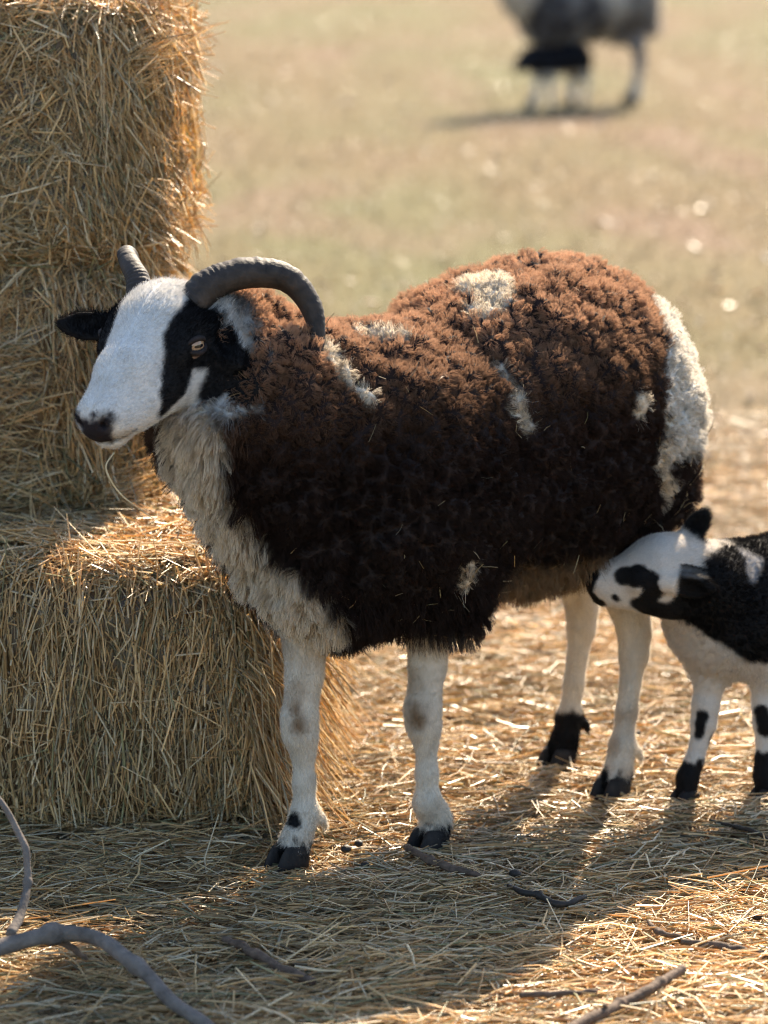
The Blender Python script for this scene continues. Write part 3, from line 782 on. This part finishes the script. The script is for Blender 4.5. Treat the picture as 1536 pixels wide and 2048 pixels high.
def ewe_colour(P):
    hd = ((P - hp) @ Mh.T)
    neck = sstep(-.035, -.005, -hd[:, 0] * 1.0)                        # behind the poll plane
    wool = woolmask(P)
    c = np.repeat(BROWN[None], len(P), 0)
    c = mixc(c, BLACK * 1.6, sstep(.62, .35, P[:, 2]) * .55)
    dv = fbm(P, 12, 71, 2); c = c * (.6 + .9 * dv)[:, None]
    for ch, fe, ro in WW:
        c = mixc(c, WOOLW, blot(P, ch, fe * .7, ro * 1.7, 40))
    c = mixc(c, BROWN, blot(P, darkedge, .006, .02, 50))
    c = mixc(c, np.array([.68, .63, .55]), blot(P, back_white, .012, .02, 40))
    c = mixc(c, BLACK * 1.3, blot(P, cheek, .006, .012, 60)); c = mixc(c, np.array([.68, .63, .55]), rump_white(P))
    # belly is stained pale tan
    c = mixc(c, np.array([.25, .17, .10]), sstep(.362, .335, P[:, 2] + (vnoise(P, 40, 12) - .5) * .03) * wool * sstep(.12, .05, P[:, 0]) * .9)
    # legs
    leg = (1 - wool) * sstep(.36, .30, P[:, 2])
    lc = np.repeat(np.array([[.70, .62, .51]]), len(P), 0) * (.80 + .34 * fbm(P * np.array([1, 1, .35]), 70, 23, 3))[:, None]; lc = mixc(lc, np.array([.34, .24, .15]), sstep(.58, .8, fbm(P, 28, 29, 2)) * .5 + sstep(.23, .29, P[:, 2]) * (P[:, 0] > 0) * .35)
    for (x, y, dx, s_), z in ((B.feet[0], .178), (B.feet[1], .170)):
        lc = mixc(lc, np.array([.19, .105, .045]), blot(P, knee if s_ > 0 else knee2, .012, .012, 90) * .9)
        band = np.exp(-((P[:, 0] - x) ** 2 + (P[:, 1] - y) ** 2) / .004) 
        lc = mixc(lc, BLACK, (sstep(.036, .028, P[:, 2] + (vnoise(P, 160, 5) - .5) * .02) * (band > .3)))
    lc = mixc(lc, BLACK, np.maximum(blot(P, spotA, .002, .005, 130), blot(P, spotB, .002, .004, 130)))
    f = B.feet[2]; lc = mixc(lc, BLACK, sstep(.040, .032, P[:, 2] + (vnoise(P, 130, 5) - .5) * .02) * (np.hypot(P[:, 0] - f[0], P[:, 1] - f[1]) < .07))
    f = B.feet[3]; lc = mixc(lc, BLACK, sstep(.084, .072, P[:, 2] + (vnoise(P, 90, 6) - .5) * .02) * (np.hypot(P[:, 0] - f[0], P[:, 1] - f[1]) < .08))
    lc = mixc(lc, np.array([.12, .06, .04]), sstep(.27, .32, P[:, 2] + (vnoise(P, 50, 8) - .5) * .04) * (P[:, 0] < -.05) * .92)
    c = mixc(c, lc, leg)
    # head
    H = (1 - wool) * (P[:, 2] > .45)
    hc = np.repeat(WHITE[None], len(P), 0) * (.86 + .2 * fbm(P, 60, 33, 3))[:, None]; hc = mixc(hc, np.array([.50, .40, .28]), sstep(.5, .75, fbm(P, 35, 37, 2)) * sstep(.12, .2, hd[:, 0]) * .5)
    rough = lambda s: s
    for ch in (blk, blk2):
        hc = mixc(hc, BLACK, np.maximum(blot(P, ch, .0035, .010, 80), blot(P, [(hp + (((p - hp) @ Mh.T) * np.array([1, -1, 1])) @ Mh, r) for p, r in ch], .0035, .010, 80)))
    hc = mixc(hc, BLACK, blot(P, cheek, .004, .010, 80))
    for ch in (nose_c, muz, spotn, spotm): hc = mixc(hc, np.array([.022, .018, .022]), blot(P, ch, .002, .004, 160))
    hc = mixc(hc, np.array([.022, .018, .022]), blot(P, nose_d, .003, .008, 120))
    for i, (b, d) in enumerate(B.earinfo):
        e = (P - b) @ d; off = np.linalg.norm(P - b - np.clip(e, 0, .1)[:, None] * d, axis=1)
        hc = mixc(hc, BLACK, sstep(.012, .024, e + (0 if i else -.030)) * (off < .036))
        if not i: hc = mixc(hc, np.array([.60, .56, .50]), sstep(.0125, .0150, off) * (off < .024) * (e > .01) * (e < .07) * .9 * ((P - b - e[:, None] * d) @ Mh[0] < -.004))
    c = mixc(c, hc, H)
    return np.clip(c, .004, .8)
ewe = mesh_np('ewe', B.V, B.F, M_BODY, smooth=True, col=ewe_colour(B.V))
ewe.location = EF.o; ewe.rotation_euler = (0, 0, EF.rot)
tag(ewe, 'horned brown and white ewe with a shaggy fleece standing in front of the straw bales', 'sheep', 'sheep')
def tipcolour(P):
    c = ewe_colour(P)
    dark = sstep(.12, .05, c.mean(1))
    up = sstep(.50, .68, P[:, 2])                         # bleached tips, with sunlit back and shaded flanks painted into their colour
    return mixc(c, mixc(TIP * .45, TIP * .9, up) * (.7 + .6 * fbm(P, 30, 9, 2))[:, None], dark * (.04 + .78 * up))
wool_len = lambda P: .007 + .005 * fbm(P, 18, 91, 2)
fl = strands('fleece', B, B.wool * (B.V[:, 2] > .2), 460000, wool_len, tipcolour, ewe, M_HAIR, 41, 4, .00020, frizz=.0023, clump=(.0115, .56), gravity=.08, fre=230, jit=.004)
# longer ragged locks under the throat, chest and tail
def rag(P): return np.clip(blot(P, WW[0][0], .03, .03) + sstep(.36, .29, P[:, 2]) * .6 + blot(P, [(np.array([-.37, 0, .42]), .06), (np.array([-.385, 0, .32]), .06)], .02) * .8, 0, 1)
strands('locks', B, B.wool * rag(B.V), 60000, lambda P: .013 + .010 * fbm(P, 25, 97, 2), tipcolour, ewe, M_HAIR, 43, 6, .0003, frizz=.002, clump=(.014, .7), gravity=.5, fre=60)
bare = (1 - B.wool)
rg_ = np.random.default_rng(77)
cp, cn, _ = sample(B.V, B.F, B.N, B.wool * (.15 + sstep(.44, .34, B.V[:, 2]) + 1.5 * (B.V[:, 0] < -.18) * (B.V[:, 2] < .5)), 420, rg_, [])
cd_ = unit(np.cross(cn, rg_.normal(0, 1, (420, 3)))) + cn * rg_.uniform(-.1, .5, (420, 1)); cl_ = rg_.uniform(.006, .026, 420)
cv_, cf_, cc_ = straws(cp + cn * rg_.uniform(.004, .011, (420, 1)), cd_, cl_, rg_.uniform(.0003, .0008, 420), rg_.uniform(0, .2, 420), straw_cols(420, rg_, .35, .1) * .8, rg_)
tag(mesh_np('caught_straw', cv_, cf_, M_STRAW, ewe, col=cc_), kind='stuff')
def lie(P, Nn):
    hd = (P - hp) @ Mh.T; back = -Mh[0] + np.sign(hd[:, 1])[:, None] * Mh[1] * .35
    d = np.where((P[:, 2] > .45)[:, None], back, np.array([[0, 0, -1.]])); d = d - Nn * (d * Nn).sum(1)[:, None]; return unit(d)
noz = 1 - blot(B.V, nose_c, .002) * .9
for ch in ([(HL(.220, 0, -.040), .021)],): noz = noz * (1 - blot(B.V, ch, .003) * .9)
eyeL = HL(.064, .0512, -.044); eyeR = HL(.064, -.0512, -.044)
noz = noz * (np.minimum(np.linalg.norm(B.V - eyeL, axis=1), np.linalg.norm(B.V - eyeR, axis=1)) > .0185)
def coat_len(P):
    hd = (P - hp) @ Mh.T
    return np.where(P[:, 2] > .45, .0055 + .007 * sstep(.10, -.02, hd[:, 0]), .006 + .003 * sstep(.06, .03, P[:, 2]))
strands('coat', B, bare * noz, 190000, coat_len, ewe_colour, ewe, M_HAIR, 47, 3, .00020, lie=lie, lie_w=.72, frizz=.0004, taper=.3)
for e, s_ in ((eyeL, 1), (eyeR, -1)):
    out = Mh[1] * s_ + Mh[0] * .25 + Mh[2] * .22; up = Mh[2] * .9 - Mh[0] * .45
    eyeball(e, out, up, .0172, ewe); eyelids(e, out, up, .0178, ewe, M_LID, .46)
for (x, y, dx, s_) in B.feet: hoof('hoof', x + .004, y, ewe, .060, .0225, .028)
# horns, swept back, out and down; ringed by growth
def horn(side):
    b = HL(-.004, .034 * side, -.018)
    rel = np.array([(.004, 0, -.014), (-.016, .012, .006), (-.050, .034, .018), (-.088, .062, .012), (-.104, .086, -.018), (-.098, .104, -.060), (-.082, .108, -.108)] if side > 0 else
                   [(.008, .0, -.018), (-.006, .015, .006), (-.016, .036, .021), (-.036, .063, .031), (-.074, .092, .022), (-.100, .108, -.006), (-.102, .114, -.04)])
    Pp = b + spline(rel * np.array([1, side, 1]), 150)
    t = np.linspace(0, 1, 150); r = np.interp(t, [0, .15, .45, .7, .88, 1], [.0235, .0225, .0200, .0150, .0078, .0012])
    r = r * (1 if side > 0 else np.interp(t, [0, .1, .45, 1], [.66, .66, .56, .6]))
    tube('horn', Pp, r, M_HORN, ewe, 26, .105, 32, .86)
horn(1); horn(-1)

# ------------------------------------------------------------------ lambs
def lamb_body(h, pose='photo'):
    B = Body(h)
    B.cone((.02, 0, .262), (-.22, 0, .272), .074, .078, .04)
    B.ell((.045, 0, .248), (.066, .056, .068), None, .04)
    B.ell((-.24, 0, .268), (.075, .068, .080), None, .04)
    if pose == 'photo':
        o = np.array([.122, .060, .368]); Mh = head_frame(R(-24), R(5), R(-22)); S = .98
        B.chain([(.045, 0, .270), (.082, .024, .295), (.102, .044, .310)], (.062, .048, .038), .02); B.cone((.104, .044, .294), (.055, .008, .245), .036, .050, .03)
    else:
        o = np.array([.150, .0, .335]); Mh = head_frame(R(0), R(30), 0); S = .95
        B.chain([(.045, 0, .275), (.095, .0, .290), (.125, .0, .300)], (.066, .050, .042), .03)
    hl = add_head(B, o, Mh, S, True)
    front = [(.087, -.012, -.042, -1), (-.012, .026, .0, 1)]; hind = [(-.27, .032, -.01, 1), (-.24, -.032, -.012, -1)]
    for (x, y, dx, s_) in front:
        B.cone((.04, .03 * s_, .23), (x + dx * .95, y, .175), .045, .024, .02, 'w')
        B.chain([(x + dx * .95, y, .18), (x + dx * .75, y, .128), (x + dx * .68, y, .108)], (.022, .0165, .0165), .01, 'b')
        B.chain([(x + dx * .68, y, .10), (x + dx * .35, y, .055), (x + dx * .12, y, .035)], (.0145, .0110, .0125), .01, 'b')
        B.cone((x + dx * .12, y, .034), (x - .003, y, .012), .0130, .0145, .01, 'b')
    for (x, y, dx, s_) in hind:
        B.cone((-.24, .036 * s_, .25), (x + dx + .012, y, .165), .058, .028, .02, 'w')
        B.chain([(x + dx + .01, y, .17), (x + dx - .012, y, .125)], (.024, .0155), .01, 'b')
        B.chain([(x + dx - .012, y, .125), (x + dx * .5, y, .05), (x - .003, y, .012)], (.0145, .0115, .0145), .01, 'b')
    B.cone((-.305, 0, .30), (-.325, 0, .16), .020, .014, .02)
    ba = hl(.042, .045, -.036); bb = hl(.008, -.028, -.020)
    u, w_, n_ = Mh
    if pose == 'photo': ed = [-u * .93 + w_ * .30 - n_ * .08, -u * .62 - w_ * .30 + n_ * .75]; en = [w_ + u * .25, w_ * .8 + u * .5]
    else: ed = [-u * .6 + w_ * .8 - n_ * .1, -u * .6 - w_ * .8 - n_ * .1]; en = [u, u]
    for b, d, nn, q in zip((ba, bb), ed, en, (.048, .038)): add_ear(B, b, d, nn, q, q * .38)
    B.mesh(); B.head = (o, Mh, hl); B.feet = front + hind; B.earinfo = [(ba, unit(ed[0])), (bb, unit(ed[1]))]
    return B
LF_ = Frame((.47, 4.47), (-.87, -.49))
B = lamb_body(.003); hp, Mh, HL = B.head
dl, _ = lumps(B.V, B.wool, .011, .0028); B.V = B.V + B.N * dl[:, None]; B.N = normals(B.V, B.F)
K = Marks(LF_, B.V, B.F)
lb_eye = K.chain([(1246, 1153, .012), (1272, 1152, .015), (1298, 1160, .013), (1305, 1185, .014), (1290, 1205, .012)])
lb_nose = [(HL(.146, .002, -.038), .018), (HL(.145, .002, -.060), .0175), (HL(.132, .012, -.073), .011)]
lb_jaw = K.chain([(1228, 1194, .0045), (1234, 1199, .004)])
lb_body = K.chain([(1278, 1212, .010), (1318, 1222, .018), (1355, 1226, .020), (1415, 1210, .044), (1470, 1210, .055), (1534, 1230, .066)])
lb_rear = [(np.array([-.02, .04, .28]), .06), (np.array([-.2, .05, .29]), .06)]
lb_back = K.chain([(1490, 1108, .010), (1508, 1125, .014), (1500, 1148, .009)])
lb_top = K.chain([(1432, 1132, .018), (1455, 1120, .020), (1520, 1090, .020)])
def lamb_colour(P):
    wool = sstep(-.008, .008, B.field('b', P) - B.field('w', P))
    c = np.repeat(np.array([[.66, .60, .53]]), len(P), 0)
    K_ = np.array([.009, .0085, .009])
    c = mixc(c, K_, blot(P, lb_body, .004, .014, 60)); c = mixc(c, K_, blot(P, lb_rear, .004, .02, 50))
    c = mixc(c, K_, blot(P, lb_top, .006, .02, 60)); c = mixc(c, K_, sstep(.055, .02, P[:, 0]) * sstep(.315, .33, P[:, 2] + (vnoise(P, 60, 8) - .5) * .02))
    c = mixc(c, np.array([.34, .33, .33]), blot(P, lb_back, .006, .012, 70))
    c = mixc(c, K_, blot(P, lb_eye, .002, .006, 110)); c = mixc(c, K_, blot(P, mirror2(lb_eye), .002, .006, 110))
    c = mixc(c, K_, blot(P, lb_nose, .0015, .006, 140)); c = mixc(c, K_, blot(P, lb_jaw, .0015, .002, 140))
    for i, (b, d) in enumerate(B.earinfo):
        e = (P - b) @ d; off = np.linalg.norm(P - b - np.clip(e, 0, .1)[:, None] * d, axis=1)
        c = mixc(c, K_, sstep(.004, .010, e) * (off < .026) * (wool < .6)); c = mixc(c, np.array([.42, .39, .36]), sstep(.0135, .0165, off) * (off < .024) * (e > .008) * (e < .045) * (wool < .6) * .3 * ((P - b - e[:, None] * d)[:, 2] > .004))  # whitish hair on the upper rim, its sunlit edge put into the colour
    n_ = (vnoise(P, 150, 5) - .5) * .012
    for i, (x, y, dx, s_) in enumerate(B.feet):
        nr = np.hypot(P[:, 0] - x - dx * .5, P[:, 1] - y) < .05
        c = mixc(c, K_, sstep(.062 + .008 * i, .056 + .008 * i, P[:, 2] + n_) * nr * (P[:, 2] < .09))
    f = B.feet[0]
    c = mixc(c, K_, blot(P, [(np.array([f[0] + f[2] * .66 + .010, f[1] + .012, .117]), .009), (np.array([f[0] + f[2] * .60 + .012, f[1] + .010, .092]), .007)], .002, .004, 130))
    c = mixc(c, K_, blot(P, [(np.array([f[0] + f[2] * .6 - .014, f[1] + .006, .12]), .006), (np.array([f[0] + f[2] * .4 - .012, f[1] + .006, .08]), .006)], .003, .004, 130))
    f = B.feet[1]
    c = mixc(c, K_, blot(P, [(np.array([f[0] + .012, f[1] + .008, .122]), .011), (np.array([f[0] + .006, f[1] + .010, .10]), .012)], .002, .004, 130))
    return np.clip(c, .004, .8)
def mirror2(ch): return [(hp + (((p - hp) @ Mh.T) * np.array([1, -1, 1])) @ Mh, r) for p, r in ch]
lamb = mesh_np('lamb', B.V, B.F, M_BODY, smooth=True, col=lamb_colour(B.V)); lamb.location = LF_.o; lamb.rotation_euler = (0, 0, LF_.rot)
tag(lamb, 'black and white lamb nosing the udder of the big horned ewe', 'lamb', 'lambs')
strands('wool', B, B.wool, 130000, lambda P: .0045 + .003 * fbm(P, 40, 7, 2), lamb_colour, lamb, M_HAIR, 51, 4, .00017, frizz=.0016, clump=(.006, .4), fre=260)
leye = HL(.068, .0335, -.042); reye = HL(.068, -.0335, -.042)
def llie(P, Nn):
    hd = (P - hp) @ Mh.T; d = np.where((P[:, 2] > .24)[:, None], -Mh[0], np.array([[0, 0, -1.]])); d = d - Nn * (d * Nn).sum(1)[:, None]; return unit(d)
dn = (1 - B.wool) * (1 - .9 * blot(B.V, [(HL(.148, 0, -.055), .011)], .002)) * (np.minimum(np.linalg.norm(B.V - leye, axis=1), np.linalg.norm(B.V - reye, axis=1)) > .010)
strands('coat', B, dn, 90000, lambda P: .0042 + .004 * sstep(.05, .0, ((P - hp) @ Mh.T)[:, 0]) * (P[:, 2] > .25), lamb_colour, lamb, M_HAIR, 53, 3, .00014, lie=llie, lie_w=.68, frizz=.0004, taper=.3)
for e, s_ in ((leye, 1), (reye, -1)):
    out = Mh[1] * s_ + Mh[0] * .15 + Mh[2] * .15; up = Mh[2] - Mh[0] * .25
    eyeball(e, out, up, .0085, lamb); eyelids(e, out, up, .0090, lamb, M_LID, .30)
for (x, y, dx, s_) in B.feet: hoof('hoof', x + .002, y, lamb, .040, .017, .020)

# ------------------------------------------------------------------ the far pair on the pasture
FE = Frame((.93, 16.0), (-.86, -.51)); B = ewe_body(.011, 'far'); hp, Mh, HL = B.head
B.wool = woolmask(B.V); dl, _ = lumps(B.V, B.wool, .05, .014); B.V = B.V + B.N * dl[:, None]; B.N = normals(B.V, B.F)
def far_colour(P):
    c = np.repeat(np.array([[.62, .58, .52]]), len(P), 0)
    K_ = np.array([.15, .145, .155])
    d = blot(P, [(np.array([.24, .10, .45]), .17), (np.array([.10, .12, .42]), .12)], .02, .06, 14) + blot(P, [(np.array([-.20, .08, .50]), .15), (np.array([-.14, .1, .42]), .13)], .02, .06, 14)
    d = np.maximum(d, blot(P, [(np.array([.0, .0, .45]), .15)], .04, .05, 14) * .85)
    d = np.clip(np.maximum(d, (P[:, 1] < -.02) * .8), 0, 1) * (.62 + .38 * sstep(.35, .6, fbm(P, 9, 19, 2)))
    c = mixc(c, K_ * .75, d)
    c = mixc(c, K_ * 1.5, sstep(.40, .33, P[:, 2]) * (P[:, 0] < -.1) * sstep(.14, .2, P[:, 2]))
    return c
fe = mesh_np('ewe', B.V, B.F, M_BODY, smooth=True, col=far_colour(B.V)); fe.location = FE.o; fe.scale = (.94, .94, .94); fe.rotation_euler = (0, 0, FE.rot)
tag(fe, 'black and white ewe grazing far back on the pasture, cut by the top edge', 'sheep', 'sheep')
strands('fleece', B, B.wool, 26000, lambda P: .022 + 0 * P[:, 0], far_colour, fe, M_HAIR, 61, 4, .0009, frizz=.003)
for (x, y, dx, s_) in B.feet: hoof('hoof', x + .004, y, fe, .066, .026, .034)
for s_ in (1, -1):
    b = HL(-.004, .034 * s_, -.018); rel = np.array([(.004, 0, -.014), (-.03, .018, .02), (-.086, .054, .012), (-.13, .09, -.05), (-.12, .10, -.1)])
    tube('horn', b + spline(rel * np.array([1, s_, 1]), 30), np.linspace(.021, .003, 30), M_HORN, fe, 12)
FL = Frame((.715, 15.74), (-.74, -.67)); B = lamb_body(.007, 'far'); hp, Mh, HL = B.head
def farlamb_colour(P):
    c = np.repeat(np.array([[.60, .57, .53]]), len(P), 0)
    return mixc(c, np.array([.012, .012, .016]), sstep(.195, .215, P[:, 2]))
fl_ = mesh_np('lamb', B.V, B.F, M_BODY, smooth=True, col=farlamb_colour(B.V)); fl_.location = FL.o; fl_.rotation_euler = (0, 0, FL.rot); fl_.scale = (.80, .80, .80)
tag(fl_, 'small black lamb with pale legs beside the distant ewe', 'lamb', 'lambs')
strands('wool', B, B.wool, 12000, lambda P: .010 + 0 * P[:, 0], farlamb_colour, fl_, M_HAIR, 63, 3, .0007, frizz=.002)
for (x, y, dx, s_) in B.feet: hoof('hoof', x + .002, y, fl_, .040, .017, .020)

# ------------------------------------------------------------------ branches, twigs, droppings
def wood(name, pts, mat, parent=None, knots=(), n=70, seg=14, wob=.12, seed=1):
    """pts: (photo x, photo y, height above the ground, radius): laid on the ground, thickened at the knots"""
    W_ = []
    for px, py, z, r in pts:
        p = on_ground(px, py, z + r + .014); W_.append([*p, r])
    S_ = spline(W_, n); t = np.linspace(0, 1, n)
    r = S_[:, 3] * (1 + wob * (vnoise(np.stack([t * 17, t * 0 + seed, t * 0], -1), 1, seed) - .5))
    for k_ in knots: r = r * (1 + .38 * np.exp(-((t - k_) / .018) ** 2))
    P = S_[:, :3] + (np.stack([vnoise(np.stack([t * 9 + i * 7, t * 0, t * 0], -1), 1, seed + i) for i in range(3)], -1) - .5) * r.mean() * .7
    return tube(name, P, r, mat, parent, seg)
br = wood('branch', [(-60, 1912, .03, .0092), (20, 1888, .035, .0092), (85, 1868, .04, .0092), (150, 1866, .04, .0087), (215, 1888, .035, .0083), (275, 1935, .03, .0080), (335, 1992, .02, .0077), (400, 2042, .01, .0073), (470, 2095, .0, .0071)], M_BARK, knots=(.27, .30, .62), seed=3)
tag(br, 'thick pale grey branch arching over the litter at the bottom left', 'branch')
wood('side_shoot', [(22, 1868, .045, .0058), (42, 1820, .06, .0052), (56, 1762, .085, .0046), (54, 1712, .11, .0042), (34, 1660, .135, .0038), (8, 1612, .16, .0034), (-30, 1570, .18, .003)], M_BARK, br, knots=(.33,), seed=9)
wood('snapped_twig', [(112, 1880, .03, .0045), (140, 1893, .026, .004), (158, 1908, .02, .0034), (172, 1918, .014, .002)], M_TWIG, br, n=20, seed=12)
st = wood('stick', [(1100, 2075, .004, .0062), (1190, 2032, .006, .006), (1250, 2003, .008, .0058), (1310, 1975, .010, .0055), (1362, 1940, .014, .005)], M_TWIG, knots=(.45, .8), seed=5)
tag(st, 'knotty brown stick lying at the bottom edge right of centre', 'stick')
wood('stub', [(1212, 2022, .010, .003), (1210, 2008, .020, .0022)], M_TWIG, st, n=8, seed=6)
for pts, m_, lab in [
    ([(1020, 1772, .004, .003), (1045, 1786, .004, .0034), (1078, 1790, .004, .0038), (1108, 1806, .004, .004), (1140, 1806, .004, .0036), (1172, 1794, .006, .0026)], M_DUNG, 'dark wavy twig at the edge of the ewe\'s shadow'),
    ([(450, 1876, .006, .0038), (500, 1902, .006, .0052), (560, 1935, .004, .0055), (625, 1965, .003, .005)], M_TWIG, 'brown barked stick lying half in shadow right of the pale branch'),
    ([(1040, 1992, .004, .0032), (1110, 1988, .005, .0034), (1195, 1984, .006, .0028)], M_TWIG, 'thin straight brown twig above the knotty stick'),
    ([(1296, 1842, .006, .0022), (1322, 1866, .006, .0036), (1362, 1875, .004, .003)], M_TWIG, 'short bent twig at the sunlit edge of the lamb\'s shadow'),
    ([(1362, 1884, .005, .0036), (1440, 1892, .006, .004), (1500, 1905, .005, .0042), (1570, 1918, .004, .004)], M_TWIG, 'brown twig running out of the right edge near the bottom'),
    ([(812, 1694, .006, .0042), (850, 1716, .006, .005), (905, 1738, .004, .0048), (965, 1752, .004, .003)], M_TWIG, 'crooked twig lying under the hoof of the ewe\'s left foreleg'),
    ([(1420, 1640, .002, .0016), (1470, 1652, .004, .0026), (1510, 1664, .004, .0026), (1550, 1690, .002, .002)], M_DUNG, 'thin dark twig in the shade under the lamb'),
]:
    tag(wood('twig', pts, m_, n=36, seg=10, seed=len(lab), knots=(.4,), wob=.35), lab, 'twig', 'twigs in the litter')
def dropping(px, py, r, lab):
    import bmesh
    bm = bmesh.new(); bmesh.ops.create_icosphere(bm, subdivisions=3, radius=r)
    c = on_ground(px, py, r + .014); V = np.array([v.co[:] for v in bm.verts]); d = 1 + (fbm(V + px, 120, 5, 2) - .5) * .35
    for v, k_ in zip(bm.verts, d): v.co = Vector(v.co) * k_; v.co.z *= .82; v.co.x *= 1.15
    me = bpy.data.meshes.new('dropping'); bm.to_mesh(me); bm.free(); me.polygons.foreach_set('use_smooth', [True] * len(me.polygons)); me.materials.append(M_DUNG)
    o = link('dropping', me); o.location = (c[0], c[1], r * .8 + .014); o.rotation_euler = (0, 0, px)
    tag(o, lab, 'dropping', 'sheep droppings on the ground')
for d_ in [(1030, 1745, .0065, 'round black dropping just above the dark wavy twig'), (718, 1685, .0055, 'dropping between the two forelegs, nearest the left foreleg'),
           (692, 1696, .006, 'dropping between the two forelegs, nearest the right foreleg'), (730, 1728, .005, 'dropping on sunlit soil below the gap between the forelegs'),
           (1274, 1464, .005, 'dropping right of the ewe\'s left hind shin'), (1515, 1830, .006, 'dropping at the right edge in the lamb\'s shadow'), (1036, 1498, .005, 'dropping left of the black hind pastern')]:
    dropping(*d_)
# the stalk hanging from the ewe's mouth
mo = [(228, 905, 3.905), (212, 932, 3.90), (222, 962, 3.90), (245, 992, 3.905), (275, 1015, 3.91), (305, 1036, 3.92)]
sp = spline([at(*q) for q in mo], 30)
cs = mat_plain('chewed_straw', (.42, .31, .16), (.66, .54, .33), 60, .5, .4)
tag(tube('straw_stalk', sp, np.interp(np.linspace(0, 1, 30), [0, .4, 1], [.0012, .0018, .0012]), cs, seg=8, flat=.5), 'bent straw stalk dangling from the mouth of the horned ewe', 'straw')
